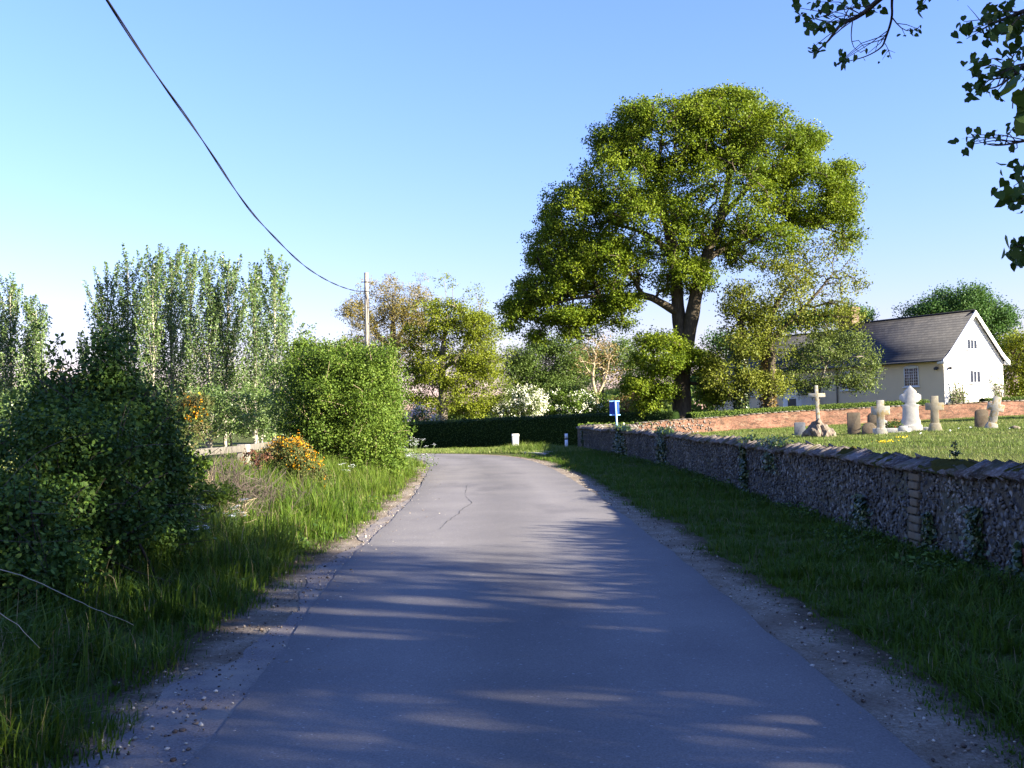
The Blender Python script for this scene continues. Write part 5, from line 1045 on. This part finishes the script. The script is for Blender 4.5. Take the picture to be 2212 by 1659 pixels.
cross('squat lichened stone cross between the brown headstones and the white monument', 1902, 42.2, .72, 1.40, .80, .36, .29, M['stone_lichen'], foot=.46, foot_h=.28)
cross('plain buff stone cross right of the white monument', 2019, 43, .70, 1.44, .86, .30, .30, M['stone_buff'], foot=.48, foot_h=.32)
cross('pale stone cross leaning over to the right at the end of the row', 2140, 43.6, .64, 1.36, .76, .30, .30, M['stone_lichen'], foot=.46, foot_h=.24, lean=.22)
# cross on a rough rock
p = hs(1768, 42.5); rt = thing('rock_cross', 'tall slender cross standing on a heap of rough rock', 'gravestone', p, 'graves in the churchyard'); ax, ay, an = VW(-.2); an2 = an
P = [(-.075, .5), (.075, .5), (.066, 1.62), (.33, 1.62), (.33, 1.78), (.066, 1.78), (.066, 2.1), (-.066, 2.1), (-.066, 1.78), (-.33, 1.78), (-.33, 1.62), (-.066, 1.62)]
lean = -.03; ay2 = ay * math.cos(lean) + ax * math.sin(lean); MB().prism(P, .13, (p, ax, ay2, an)).build('cross', M['stone_lichen'], rt, bevel=.012)
r_ = np.random.default_rng(451); import bmesh
from mathutils import noise as mn
me_ = bpy.data.meshes.new('rock_base'); bm = bmesh.new()
for k, (x_, y_, z_, sx_, sy_, sz_) in enumerate([(-.42, -.05, .10, .24, .26, .27), (-.16, -.22, .16, .26, .24, .34), (.16, -.20, .12, .28, .24, .34), (.44, -.06, .08, .22, .26, .28), (0, .05, .34, .26, .26, .34), (-.14, .1, .30, .26, .24, .3), (.2, .08, .30, .24, .24, .27), (0, 0, .55, .15, .15, .24), (-.3, .2, .1, .28, .26, .3), (.3, .22, .1, .28, .26, .28), (.60, -.02, .0, .12, .14, .14), (-.62, .0, .0, .12, .14, .15)]):
    g0 = bmesh.ops.create_icosphere(bm, subdivisions=3, radius=1.0)['verts']; o_ = Vector((k * 3.1, k * 1.7, 0))
    for v in g0:
        c = v.co.copy(); q_ = max(abs(c.x), abs(c.y), abs(c.z)); c = c * (1 - .35 * (1 - q_)) * (1 + .30 * mn.noise(c * 1.5 + o_) + .14 * mn.noise(c * 4.5 + o_)); v.co = Vector((x_ + c.x * sx_, y_ + c.y * sy_, z_ + c.z * sz_))
bm.to_mesh(me_); bm.free(); me_.materials.append(M['rock']); ro = bpy.data.objects.new('rock_base', me_); col.objects.link(ro); ro.parent = rt
# the white monument with its kerb
p = hs(1967, 44); mo = thing('monument', 'tall pointed white stone monument with shaped shoulders', 'gravestone', p, 'graves in the churchyard'); fr = (p, *VW(-.25))
half = [(.40, -.15), (.40, .10), (.385, .30), (.37, .46), (.33, .52), (.32, .60), (.30, .9), (.31, 1.04), (.345, 1.06), (.345, 1.11), (.21, 1.13), (.205, 1.20), (.30, 1.22), (.42, 1.34), (.42, 1.50), (.33, 1.58), (.23, 1.60), (.25, 1.66), (.17, 1.75), (.08, 1.84), (0, 1.93)]
P = half + [(-x, z) for x, z in half[-2::-1]]
MB().prism(P, .26, fr).build('slab', M['stone_white'], mo, bevel=.012)
half = [(.44, -.15), (.44, .33), (.40, .35)]; MB().prism([(-.43, -.15), (.43, -.15), (.43, .26), (-.43, .26)], .36, fr).build('plinth', M['stone_white'], mo, bevel=.02)
kb = MB(); ax, ay, an = VW(-.25)
kc_ = p - ax * .85 - an * .5
kb.box(kc_ - an * .35 + [0, 0, .05], (1.5, .14, .2), -.25); kb.box(p + ax * .72 + [0, 0, .06], (.5, .3, .2), -.25); kb.box(kc_ + ax * .45 - an * .33 + [0, 0, .12], (.32, .2, .2), -.25)
kr = kb.build('grave_kerb', M['stone_white'], origin=kc_, bevel=.015); tag(kr, 'low pale stone kerb around the plot left of the white monument', 'grave kerb')
r_ = np.random.default_rng(455); c = p - ax * .75 - an * .15; C = c + r_.normal(size=(46, 3)) * [.32, .16, .1] + [0, 0, .26]; C[:, 2] = np.maximum(C[:, 2], c[2] + .05)
rb = tree('rose_bush', 'small bush with red blooms on the grave beside the white monument', 'plant', 456, c, [([c, c + [.05, 0, .15], c + [.1, 0, .3]], [.012, .009, .004])], C, np.ones(46), 22, .1, .055, M['mid_green'], M['dark_twig'], .003, tmpl='oval', step=.15, leaf_name='foliage')
leaves('blossom', r_, C[r_.integers(0, 46, 60)] + r_.normal(size=(60, 3)) * .07 + [0, -.03, .03], .05, M['red_petal'], rb, 'oval')
p = hs(2190, 41); V, P = lumps(np.random.default_rng(9), np.array([p]), np.array([[.24, .15, .12]])); tag(build('stone_lump', V, [P], M['rock'], origin=p), 'low stump of grey stone in the grass at the right edge', 'stone')
for k, (px, d) in enumerate([(1905, 32), (1912, 31.6), (1896, 31.8), (1918, 32.2), (1925, 32), (1940, 34.5), (1948, 34), (1955, 34.3), (1903, 31)]):
    p = on_ground(px, d); r_ = np.random.default_rng(460 + k); root = thing('buttercup', 'yellow buttercup in the churchyard grass before the crosses', 'flower', p, 'buttercups in the churchyard grass'); n_ = 5
    q = p + np.column_stack([r_.normal(0, .05, n_), r_.normal(0, .2, n_), r_.uniform(.10, .17, n_)]); 
    for e in q: MB().tube([[e[0], e[1], p[2] - .02], e], .003, 3, cap=False).build('stem', M['green_stem'], root)
    leaves('blossom', r_, np.repeat(q, 4, 0) + r_.normal(0, .008, (n_ * 4, 3)), .038, M['yellow_petal'], root, 'oval')
for k, (px, d) in enumerate([(2070, 41.5), (2096, 42), (2052, 40), (1988, 37), (2180, 38)]):
    p = on_ground(px, d); r_ = np.random.default_rng(480 + k); root = thing('daisy', 'white daisy in the churchyard grass', 'flower', p, 'daisies in the churchyard grass'); st = MB(); e = p + [0, 0, .13]; st.tube([p - [0, 0, .02], e], .003, 3, cap=False); st.build('stem', M['green_stem'], root); leaves('blossom', r_, e + r_.normal(0, .014, (9, 3)), .045, M['white_petal'], root, 'oval')

# ------------------------------------------------------------------ sign, stones and posts by the bend
p = on_ground(1333, 46.0); D = 46.0
sg = thing('blue_sign', 'blue sign seen from behind on a pale blue post inside the wall', 'sign', p)
tp_ = at(1328, 865.5, D); px_, pz = tp_[0], tp_[2]; bx0 = at(1334, 930, D)[0]
mb = MB(); mb.tube([[bx0 + .02, D, p[2] - .2], [px_ + .02, D, pz - .01]], .042, 8); mb.build('post', M['blue_frame'], sg)
mb = MB().box([px_ - .02, D + .075, pz - .33], (.42, .035, .60)); mb.build('panel', M['blue_panel'], sg, bevel=.006)
MB().box([px_ - .01, D + .045, pz - .025], (.46, .03, .05)).build('rail', M['blue_frame'], sg, bevel=.004)
MB().box([px_ + .0, D + .045, pz - .63], (.48, .03, .05)).build('rail', M['blue_frame'], sg, bevel=.004)
D = 53.5; p = on_ground(1113, D); tpm = at(1113, 937, D)
ms = thing('milestone', 'white painted stone block in the grass on the outside of the bend', 'stone', p)
fr = (np.array([tpm[0], D, 0.0]), *VW(.12)); b0, t0 = p[2] - .1, tpm[2]
MB().prism([(-.15, b0), (.15, b0), (.17, t0 - .14), (-.17, t0 - .14)], .24, fr).build('shaft', M['stone_white'], ms, bevel=.02)
MB().prism([(-.19, t0 - .139), (.19, t0 - .139), (.185, t0 - .02), (.16, t0), (-.16, t0), (-.185, t0 - .02)], .28, fr).build('cap', M['stone_white'], ms, bevel=.015)
D = 53.0; p = on_ground(1224, D); tpm = at(1223, 936.5, D)
mk = thing('marker_post', 'small white marker post with a black band by the wall corner', 'post', p); x_, zt2 = tpm[0], tpm[2]; zb = p[2] - .1; hgt = zt2 - p[2]
MB().box([x_, D, (zb + zt2 - hgt * .42) / 2], (.155, .12, zt2 - hgt * .42 - zb)).build('shaft', M['white_paint'], mk)
MB().box([x_, D, zt2 - hgt * .38], (.157, .122, hgt * .075)).build('band', M['black_paint'], mk)
MB().box([x_, D, zt2 - hgt * .1725], (.155, .12, hgt * .335)).build('head', M['white_paint'], mk)
MB().box([x_ - .088, D + .01, zt2 - hgt * .45], (.02, .10, hgt * .9)).build('left_strip', M['black_paint'], mk)  # narrow black strip down the left side of the post
for k, (a, b, h) in enumerate((((1128, 982), (1181, 993), .1), ((1148, 979), (1190, 984), .12))):
    p0 = at(*a, 46.6 - k * -1.2); p1 = at(*b, 44.2 + k * 1.6); zb = .03
    mb = MB(); c = (p0 + p1) / 2; dv = p1 - p0; mb.box([c[0], c[1], zb + h / 2 - .03], (np.linalg.norm(dv[:2]), .22, h), math.atan2(dv[1], dv[0]))
    tag(mb.build('kerb_stone', M['concrete'], origin=[c[0], c[1], 0], bevel=.015), ['front pale concrete kerb block at the lane edge on the bend', 'rear pale concrete kerb block set back in the grass on the bend'][k], 'kerb stone')

# ------------------------------------------------------------------ cottage
HC = np.array([29.9, 72.0, 1.0]); hu = np.array([-.495, .869, 0]); hv = np.array([.869, .495, 0]); UPZ = np.array([0, 0, 1.0])
def H(s, t, z): return HC + hu * s + hv * t + UPZ * (z - HC[2])
hs_ = thing('cottage', 'cream rendered long cottage with dark slate roof and white gable', 'house', HC)
WD, L1, L2 = 6.4, 11.6, 24.0; ZE, ZR = 5.12, 8.62; ZR2 = 8.2; hs_g = .6
def quadmesh(name, quads, mat, uvs=None):
    V = np.concatenate([np.array(q) for q in quads]); P = np.arange(len(V)).reshape(-1, 4); return build(name, V, [P], mat, hs_, uv=None if uvs is None else np.concatenate(uvs))
V = [H(0, 0, hs_g), H(L2, 0, hs_g), H(L2, 0, ZE), H(0, 0, ZE)]
quadmesh('front_wall', [V, [H(L2, 0, hs_g), H(L2, WD, hs_g), H(L2, WD, ZE), H(L2, 0, ZE)], [H(L2, WD, hs_g), H(0.02, WD, hs_g), H(0.02, WD, ZE), H(L2, WD, ZE)]], M['cream'])
gp = [(0, hs_g), (WD, hs_g), (WD, ZE), (WD / 2, ZR - .1), (0, ZE)]
build('gable_wall', np.array([H(-.003, t, z) for t, z in gp]), [[[0, 1, 2, 3, 4]]], M['white_wash'], hs_)
# roof: sprocketed eaves (front slope has a kick), slates
def slope(profile, s0, s1, name, mat=M['slate'], th=.09):
    """profile: list of (t, z) from eaves to ridge"""
    P = np.array(profile); d = np.concatenate([[0], np.cumsum(np.hypot(*np.diff(P, axis=0).T))]); n_ = len(P); V, UV = [], []
    for s in (s0, s1):
        for (t, z), k in zip(P, d): V.append(H(s, t, z)); UV.append((s, k))
        for (t, z), k in zip(P, d): V.append(H(s, t, z - th)); UV.append((s, k))
    q = []
    for k in range(n_ - 1):
        q.append([k, k + 1, 2 * n_ + k + 1, 2 * n_ + k]); q.append([n_ + k + 1, n_ + k, 3 * n_ + k, 3 * n_ + k + 1]); q.append([k + 1, k, n_ + k, n_ + k + 1]); q.append([2 * n_ + k, 2 * n_ + k + 1, 3 * n_ + k + 1, 3 * n_ + k])
    q += [[0, 2 * n_, 3 * n_, n_], [n_ - 1, 2 * n_ - 1, 4 * n_ - 1, 3 * n_ - 1]]
    return build(name, np.array(V), [q], mat, hs_, uv=np.array(UV))
pf = [(-.42, ZE - .02), (-.05, ZE + .22), (.45, ZE + .66), (WD / 2, ZR)]; pb2 = [(WD + .42, ZE - .02), (WD + .05, ZE + .22), (WD - .45, ZE + .66), (WD / 2, ZR)]
slope(pf, -.22, L1, 'roof'); slope(pb2[::1], -.22, L1, 'roof')
dz = ZR - ZR2; slope([(t, z) if k < 2 else (t, z - dz * (.2 if k == 2 else 1)) for k, (t, z) in enumerate(pf)], L1 + .003, L2 + .2, 'roof'); slope([(t, z) if k < 2 else (t, z - dz * (.2 if k == 2 else 1)) for k, (t, z) in enumerate(pb2)], L1 + .003, L2 + .2, 'roof')
mb = MB(); mb.tube([H(-.22, WD / 2, ZR + .02), H(L1, WD / 2, ZR + .02)], .09, 6); mb.tube([H(L1, WD / 2, ZR2 + .02), H(L2 + .2, WD / 2, ZR2 + .02)], .09, 6); mb.build('ridge', M['slate'], hs_)
# barge boards on the gable
mb = MB(); bo_ = .30
for prof in (pf, pb2):
    Pq = np.array(prof); V = []
    for s in (-.30, -.245):
        for k, (t, z) in enumerate(Pq): V.append(H(s, t, z + .03))
        for k, (t, z) in enumerate(Pq): V.append(H(s, t + (0 if k else 0) , z - bo_))
    n_ = 4; q = []
    for k in range(3):
        q += [[k, k + 1, n_ + k + 1, n_ + k], [2 * n_ + k + 1, 2 * n_ + k, 3 * n_ + k, 3 * n_ + k + 1], [k, 2 * n_ + k, 2 * n_ + k + 1, k + 1], [n_ + k, n_ + k + 1, 3 * n_ + k + 1, 3 * n_ + k]]
    q += [[0, n_, 3 * n_, 2 * n_]]; mb.add(np.array(V), [q])
mb.build('bargeboard', M['white_paint'], hs_)
for t in (-.28, WD + .28):
    MB().box(H(.0, t, ZE - .16), (.42, .34, .26), math.atan2(hu[1], hu[0])).build('eaves_box', M['white_paint'], hs_)
mb = MB(); mb.tube([H(-.2, -.46, ZE - .06), H(L2, -.46, ZE - .06)], .06, 6); mb.build('gutter', M['dark_metal'], hs_)
mb = MB(); mb.tube([H(9.65, -.08, ZE - .1), H(9.65, -.08, hs_g)], .05, 6); mb.build('downpipe', M['dark_metal'], hs_)
RZ = math.atan2(hu[1], hu[0])
ch = MB(); c = H(11.3, WD / 2, 0)
def chim(z0, z1, a, b, name, mat, par):
    V, UV = [], []; q = []
    cs = [(-a, -b), (a, -b), (a, b), (-a, b), (-a, -b)]; u0 = np.concatenate([[0], np.cumsum([2 * a, 2 * b, 2 * a, 2 * b])])
    for (s, t), u_ in zip(cs, u0):
        for z in (z0, z1): V.append(H(11.3 + s, WD / 2 + t, z)); UV.append((u_, z))
    q = [[2 * k, 2 * k + 2, 2 * k + 3, 2 * k + 1][::-1] for k in range(4)] + [[1, 3, 5, 7]]
    return build(name, np.array(V), [q], mat, par, uv=np.array(UV))
stack = chim(ZR2 - 1.2, 9.75, .74, .42, 'chimney', M['brick_chimney'], hs_)
chim(9.75, 9.98, .80, .48, 'cap', M['brick_chimney'], stack)
def window(face, a0, a1, z0, z1, nx_, nz_, arch=0.0, mull=0):
    """face 'front': a = s along the wall, 'gable': a = t along the gable"""
    if face == 'front': Q = lambda a, z, o: H(a, -o, z); rz = RZ
    else: Q = lambda a, z, o: H(-o, a, z); rz = math.atan2(hv[1], hv[0])
    am, zm = (a0 + a1) / 2, (z0 + z1) / 2; fr_ = MB(); t_ = .07
    def bar(aa, ab, za, zb, o0, o1): fr_.add(np.array([Q(a, z, o) for o in (o0, o1) for a, z in ((aa, za), (ab, za), (ab, zb), (aa, zb))]), [[[0, 1, 2, 3], [4, 7, 6, 5], [0, 4, 5, 1], [1, 5, 6, 2], [2, 6, 7, 3], [3, 7, 4, 0]]])
    bar(a0, a0 + t_, z0, z1, .012, .05); bar(a1 - t_, a1, z0, z1, .012, .05); bar(a0 + t_, a1 - t_, z1 - t_, z1, .012, .048); bar(a0 + t_, a1 - t_, z0, z0 + t_, .012, .048)
    wd = .022
    for k in range(1, nx_): x = a0 + t_ + (a1 - a0 - 2 * t_) * k / nx_; ww = .05 if mull and k % mull == 0 else wd; bar(x - ww / 2, x + ww / 2, z0 + t_, z1 - t_, .012, .036)
    for k in range(1, nz_): z = z0 + t_ + (z1 - z0 - 2 * t_) * k / nz_; bar(a0 + t_, a1 - t_, z - wd / 2, z + wd / 2, .012, .033)
    if arch:
        xs_ = np.linspace(a0, a1, 13); zz = z1 + arch * (1 - ((xs_ - am) / ((a1 - a0) / 2)) ** 2); P = [(a0, z1 + .001)] + [(a1, z1 + .001)] + list(zip(xs_[::-1], zz[::-1] + .05)); V = np.array([Q(a, z, o) for o in (.012, .05) for a, z in P]); k = len(P); i_ = np.arange(k); j_ = (i_ + 1) % k
        fr_.add(V, [np.stack([i_, j_, j_ + k, i_ + k], 1), [list(range(k))[::-1]], [list(range(k, 2 * k))]])
    f = fr_.build('window', M['white_paint'], hs_)
    g_ = build('pane', np.array([Q(a, z, .018) for a, z in ((a0 + .02, z0 + .02), (a1 - .02, z0 + .02), (a1 - .02, z1 - .02), (a0 + .02, z1 - .02))]), [[[0, 1, 2, 3]]], M['glass'], f)
    sl = MB(); sl.box(Q(am, z0 - .045, .06), (abs(a1 - a0) + .16, .14, .08), rz); sl.build('sill', M['white_paint'], f); return f
window('front', 2.1, 3.36, 3.36, 4.72, 6, 6, .12, 2); window('front', 7.9, 9.2, 3.3, 4.6, 6, 6, .12, 2); window('front', 14.0, 15.2, 3.16, 4.55, 6, 6, .12, 2); window('front', 19.0, 20.2, 3.1, 4.4, 6, 6, .12, 2)
window('gable', 2.45, 3.6, 5.86, 6.62, 3, 1, 0, 1); window('gable', 2.65, 3.85, 3.5, 4.42, 3, 1, 0, 1)
# porch
ph = hs_; c0, c1, zp = 12.0, 14.0, 3.15
mb = MB(); a_ = [H(c0, -1.5, hs_g), H(c1, -1.5, hs_g), H(c1, 0, hs_g), H(c0, 0, hs_g)]; b_ = [v + UPZ * (zp - hs_g) for v in a_]; ap = [H(13, -1.5, zp + .9), H(13, 0, zp + .9)]
V = np.array(a_ + b_ + ap); mb.add(V, [[[0, 1, 5, 4], [1, 2, 6, 5], [3, 0, 4, 7]], [[4, 5, 8]]]); por = mb.build('porch', M['white_wash'], hs_)
mb = MB()
for s in (c0 - .2, c1 + .2):
    e0, e1 = H(s, -1.75, zp - .1), H(s, .0, zp - .1); r0_, r1_ = H(13, -1.75, zp + .98), H(13, 0, zp + .98); V = np.array([e0, e1, r1_, r0_]); V = np.concatenate([V, V + UPZ * .07]); mb.add(V, [[[0, 3, 2, 1], [4, 5, 6, 7], [0, 1, 5, 4], [1, 2, 6, 5], [2, 3, 7, 6], [3, 0, 4, 7]]])
mb.build('porch_roof', M['grey_timber'], por)
dp = MB(); dp.add(np.array([H(s, -1.512, z) for s, z in ((12.55, hs_g), (13.45, hs_g), (13.45, 2.75), (12.55, 2.75))]), [[[0, 1, 2, 3]]]); dp.build('door', M['dark_metal'], por)
for q_ in (H(.55, -.12, 4.55), H(-.12, .5, 4.55)):
    mb = MB(); mb.box(q_, (.26, .2, .16), RZ, tilt=[[1, 0, 0], [0, .94, .34], [0, -.34, .94]]); mb.tube([q_ + [0, 0, -.05], q_ + [0, 0, .14]], .03, 5); mb.build('floodlight', M['dark_metal'], hs_)
# climbers trained on the gable
r_ = np.random.default_rng(501)
for lab, t0, t1, h, n_ in (('thin grey climber on the left of the white gable', .25, 1.9, 3.0, 130), ('bare climber on the right end of the white gable', 4.6, 6.2, 3.6, 70)):
    b_ = H(-.25, (t0 + t1) / 2, .9); root = thing('wall_climber', lab, 'climbing plant', b_); mb = MB(); X = []
    for k in range(n_):
        t = r_.uniform(t0, t1); tc = (t0 + t1) / 2; q0 = H(-.12, tc + (t - tc) * .25 if t0 < 2 else WD - .1, .8); z1 = .9 + h * (1 - ((t - tc) / (t1 - t0) * 1.3) ** 2) * r_.uniform(.3, 1); e = H(-.12 - r_.uniform(0, .4), t, z1)
        mb.tube([q0, (q0 + e) / 2 + r_.normal(0, .08, 3) + UPZ * .15, e], [.022, .016, .008], 4, cap=False); X.append(e + r_.normal(0, .14, (7, 3)) * [1, .5, 1])
    mb.build('vine', M['grey_bark'], root); leaves('foliage', r_, np.concatenate(X), .11, M['orchard_leaf'], root, 'oval')

# ------------------------------------------------------------------ lime tree whose branches hang into the picture, and its neighbours behind
r = np.random.default_rng(601)
def lime(name, label, seed, x, y, crown_c, crown_r, n, trunk_r, K=70, lsize=.13, group='limes along the churchyard edge', shade_clumps=None, rc=.62):
    r_ = np.random.default_rng(seed); b_ = np.array([x, y, gz(x, y) - .1]); u_ = unit(r_.normal(size=(n, 3))); C = np.array(crown_c) + u_ * (r_.uniform(.15, 1, n) ** (1 / 2.4))[:, None] * np.array(crown_r)
    top = np.array([crown_c[0], crown_c[1], crown_c[2] + crown_r[2] * .8])
    sc_ = np.ones(len(C) + (0 if shade_clumps is None else len(shade_clumps)))
    if shade_clumps is not None:  # unseen leaf clumps added to the crowns to shade lane, bank and coping
        if shade_clumps[0, 2] < 3.5 and shade_clumps[-1, 2] < 4.5 and len(shade_clumps) > 300: sc_[len(C):] = .42
        C = np.concatenate([C, shade_clumps])
    return tree(name, label, 'tree', seed + 1, b_, [([b_, b_ * .5 + top * .5, top], [trunk_r, trunk_r * .6, .06])], C, np.ones(len(C)), K, rc, lsize, M['lime_leaf'], M['grey_bark'], .022, group, rscale=sc_)
lm = lime('lime_tree', 'lime tree leaning in from the right with twigs hanging against the sky', 611, 8.8, 3.2, (8.8, 3.2, 8.2), (4.0, 3.9, 4.6), 90, .34, 80, .12)
lime('lime_tree', 'lime tree shading the lane, just outside the right of the frame', 613, 15, 1.9, (15, 1.8, 7.4), (5.0, 3.8, 5.6), 900, .34, 23, .115, rc=.62, shade_clumps=np.column_stack([np.linspace(9.4, 12.4, 420), r.uniform(4.2, 11.7, 420), 1.1 + (np.linspace(9.4, 12.4, 420) - 4.8) / 2.93 + r.normal(0, .05, 420)]))  # added clumps follow the sun's slope so their shade falls on the coping
lime('lime_tree', 'lime tree behind the others, shading the left bank', 615, 23, -0.6, (23, -0.8, 9.0), (5.4, 4.2, 6.4), 860, .36, 19, .115, rc=.62, shade_clumps=np.array([21.3, 4.7, 12.2]) + unit(r.normal(size=(90, 3))) * r.uniform(.4, 1, (90, 1)) * np.array([4, 3.4, 2.8]))
lime('lime_tree', 'lime tree behind the camera, shading the near lane', 617, 14.5, -3.2, (14.5, -4.2, 7.0), (4.8, 4.6, 5.4), 860, .34, 20, .115, rc=.62, shade_clumps=np.array([15.5, -1.0, 5.4]) + unit(r.normal(size=(110, 3))) * r.uniform(.3, 1, (110, 1)) * np.array([3.6, 2.6, 3.2]))
ZX = lambda x, y: (1656 + x / 2.56, y / 2.56)
def spray(par, pts, d0, d1, r0, r1, leafpts, size, seed, twigs=True):
    r_ = np.random.default_rng(seed); q = np.array([at(*ZX(x, y), d0 + (d1 - d0) * k / max(1, len(pts) - 1)) for k, (x, y) in enumerate(pts)]); bough = None
    if pts[0][0] > 1423 or pts[0][1] < 0:      # runs back to the trunk outside the picture
        t0 = np.array([8.8, 3.3, max(3.2, q[0][2] - .6)]); bough = smooth_line(np.array([t0, t0 * .66 + q[0] * .34 + [0, 0, .7], t0 * .3 + q[0] * .7 + [0, 0, .55], q[0]]), .2, 2)
    q = smooth_line(q, .05, 2); mb = MB()
    if bough is not None:
        full = np.concatenate([bough[:-1], q]); mb.tube(full, np.concatenate([np.linspace(max(.045, r0 * 2), r0, len(bough) - 1), np.linspace(r0, r1, len(q))]), 6)
    else: mb.tube(q, np.linspace(r0, r1, len(q)), 6)
    dm = (d0 + d1) / 2; X = []; AL = []
    for (x, y, *nn) in leafpts:
        c = at(*ZX(x, y), dm + r_.normal(0, .15)); k = int(np.argmin(np.linalg.norm(q - c, axis=1))); mb.tube([q[k], (q[k] + c) / 2 + r_.normal(0, .012, 3) + [0, 0, .015], c], [.0032, .0026, .0016], 4, cap=False)
        m_ = nn[0] if nn else 4; X.append(c + r_.normal(0, .028, (m_, 3)) * [1, 1, .8]); AL.append(np.tile([0, 0, -.8], (m_, 1)))
    mb.build('branch', M['dark_twig'], par, smooth=True)
    if bough is not None:
        k_ = r_.integers(len(bough) // 3, max(len(bough) // 3 + 1, len(bough) - 4), 46); c_ = bough[k_] + r_.normal(0, .22, (46, 3)); c_ = c_[(c_[:, 0] > .56 * c_[:, 1] + .25)]
        if len(c_): X.append(c_); AL.append(np.tile([0, 0, -.8], (len(c_), 1)))
    if X:
        X = np.concatenate(X); V, P = leaf_geo(r_, X, size, 'heart', spread=1.0, normal=np.array([0, -.5, .2]), along=np.concatenate(AL), cup=.18); build('leaves', V, [P], M['lime_leaf'], par, r_.uniform(0, 1, len(P)))
S = .047
spray(lm, [(1900, -900), (1250, -420), (800, -130), (640, -20), (520, 90), (420, 125), (380, 170), (340, 230), (290, 270), (255, 300)], 5.2, 7.6, .03, .002, [(160, 40, 4), (180, 85, 5), (210, 125, 5), (250, 100, 5), (280, 165, 4), (320, 130, 7), (335, 150, 5), (330, 60, 4), (290, 30, 7), (400, 125, 4), (430, 50, 5), (480, 20, 6), (540, 70, 5), (590, 68, 3), (240, 275, 5), (262, 305, 3), (290, 268, 3), (380, 20, 5), (520, 10, 4), (270, 10, 5), (575, 30, 3)], S, 621)
spray(lm, [(475, 118), (465, 200), (478, 265), (520, 290)], 7.4, 7.6, .005, .0015, [(545, 268, 1), (552, 300, 1)], .03, 622)
spray(lm, [(900, -700), (720, -200), (690, 0), (697, 100), (655, 220), (640, 262), (560, 310), (470, 335), (415, 345)], 6, 7.6, .014, .0018, [(415, 335, 5), (435, 325, 4), (400, 345, 2), (560, 295, 1), (600, 285, 1)], .05, 623)
spray(lm, [(697, 100), (735, 150), (780, 175), (830, 165)], 7.3, 7.4, .005, .0015, [(810, 175, 3), (830, 160, 3), (850, 165, 2), (770, 205, 2)], .034, 624)
spray(lm, [(655, 240), (680, 290), (712, 292)], 7.4, 7.4, .003, .001, [(640, 330, 1), (690, 325, 1)], .022, 625)
spray(lm, [(1500, -300), (1000, -120), (870, -20), (850, 30)], 6.2, 7.4, .009, .002, [(850, 35, 7), (842, 55, 4), (895, 5, 2), (1060, 5, 1)], .05, 626)
spray(lm, [(1900, -150), (1600, 0), (1423, 60), (1330, 100), (1250, 128), (1190, 165), (1110, 185)], 4.6, 6.4, .018, .0016, [(1090, 120, 4), (1095, 175, 4), (1105, 215, 2), (1138, 155, 3), (1210, 80, 8), (1240, 60, 8), (1300, 50, 8), (1230, 130, 9), (1290, 100, 9), (1260, 170, 9), (1340, 150, 10), (1390, 110, 9), (1310, 190, 9), (1230, 190, 6), (1380, 170, 8), (1415, 130, 8), (1245, 225, 3), (1330, 20, 5)], .047, 627)
spray(lm, [(1190, 125), (1150, 75), (1110, 30)], 6.2, 6.2, .003, .001, [], .03, 628)
spray(lm, [(1900, 200), (1560, 300), (1423, 360), (1330, 445), (1250, 495), (1150, 480)], 4.4, 6.0, .014, .0016, [(1120, 350, 4), (1155, 365, 7), (1185, 340, 4), (1270, 405, 5), (1310, 390, 6), (1340, 400, 5), (1160, 425, 4), (1122, 480, 6), (1150, 515, 4), (1185, 500, 7), (1205, 490, 4), (1300, 525, 5), (1252, 530, 2), (1380, 245, 9), (1315, 295, 4), (1355, 345, 4), (1405, 315, 6), (1415, 430, 5), (1400, 270, 6)], .045, 629)
spray(lm, [(1800, 420), (1560, 470), (1440, 500), (1395, 540)], 2.6, 3.0, .006, .0025, [(1375, 560, 3), (1400, 590, 3), (1425, 500, 3), (1360, 600, 2)], .06, 630)
spray(lm, [(1900, 700), (1560, 760), (1423, 778), (1330, 800), (1240, 806), (1150, 772)], 4.6, 6.0, .011, .0014, [(1105, 758, 4), (1120, 800, 5), (1145, 785, 4), (1130, 745, 2), (1285, 762, 5), (1358, 714, 4), (1220, 795, 1), (1345, 845, 1), (1420, 700, 3)], .042, 631)
spray(lm, [(1900, 800), (1600, 900), (1440, 980), (1400, 1060)], 4.2, 5.0, .010, .002, [(1375, 940, 6), (1405, 930, 6), (1415, 980, 5), (1365, 1030, 6), (1395, 1055, 6), (1340, 1115, 5), (1385, 1100, 7), (1410, 1110, 5)], .048, 632)
spray(lm, [(1900, 1250), (1600, 1340), (1440, 1380)], 3.8, 4.4, .010, .002, [(1365, 1370, 7), (1395, 1360, 8), (1410, 1410, 7), (1385, 1430, 3), (1420, 1380, 7)], .048, 633)
# a churchyard tree off to the right: its shadow lies along the foot of the brick wall
lime('churchyard_tree', 'dark tree standing in the churchyard beyond the right edge', 641, 45, 52.5, (45, 52.5, 6.6), (4.2, 1.5, 2.6), 70, .4, 80, .3, None)

# ------------------------------------------------------------------ far woods on the horizon
r = np.random.default_rng(701); n = 34000; x = r.uniform(-170, 190, n); y = 190 + r.uniform(0, 26, n); top = 5.0 + 2.2 * np.sin(x * .05) + 1.6 * np.sin(x * .17 + 1) + 1.2 * np.sin(x * .41)
X = np.column_stack([x, y, r.uniform(-.3, 1, n) * top])
tag(leaves('distant_wood', r, X, 1.5, M['mid_green'], tmpl='oval'), 'low belt of distant woodland along the horizon', 'woodland', kind='stuff')
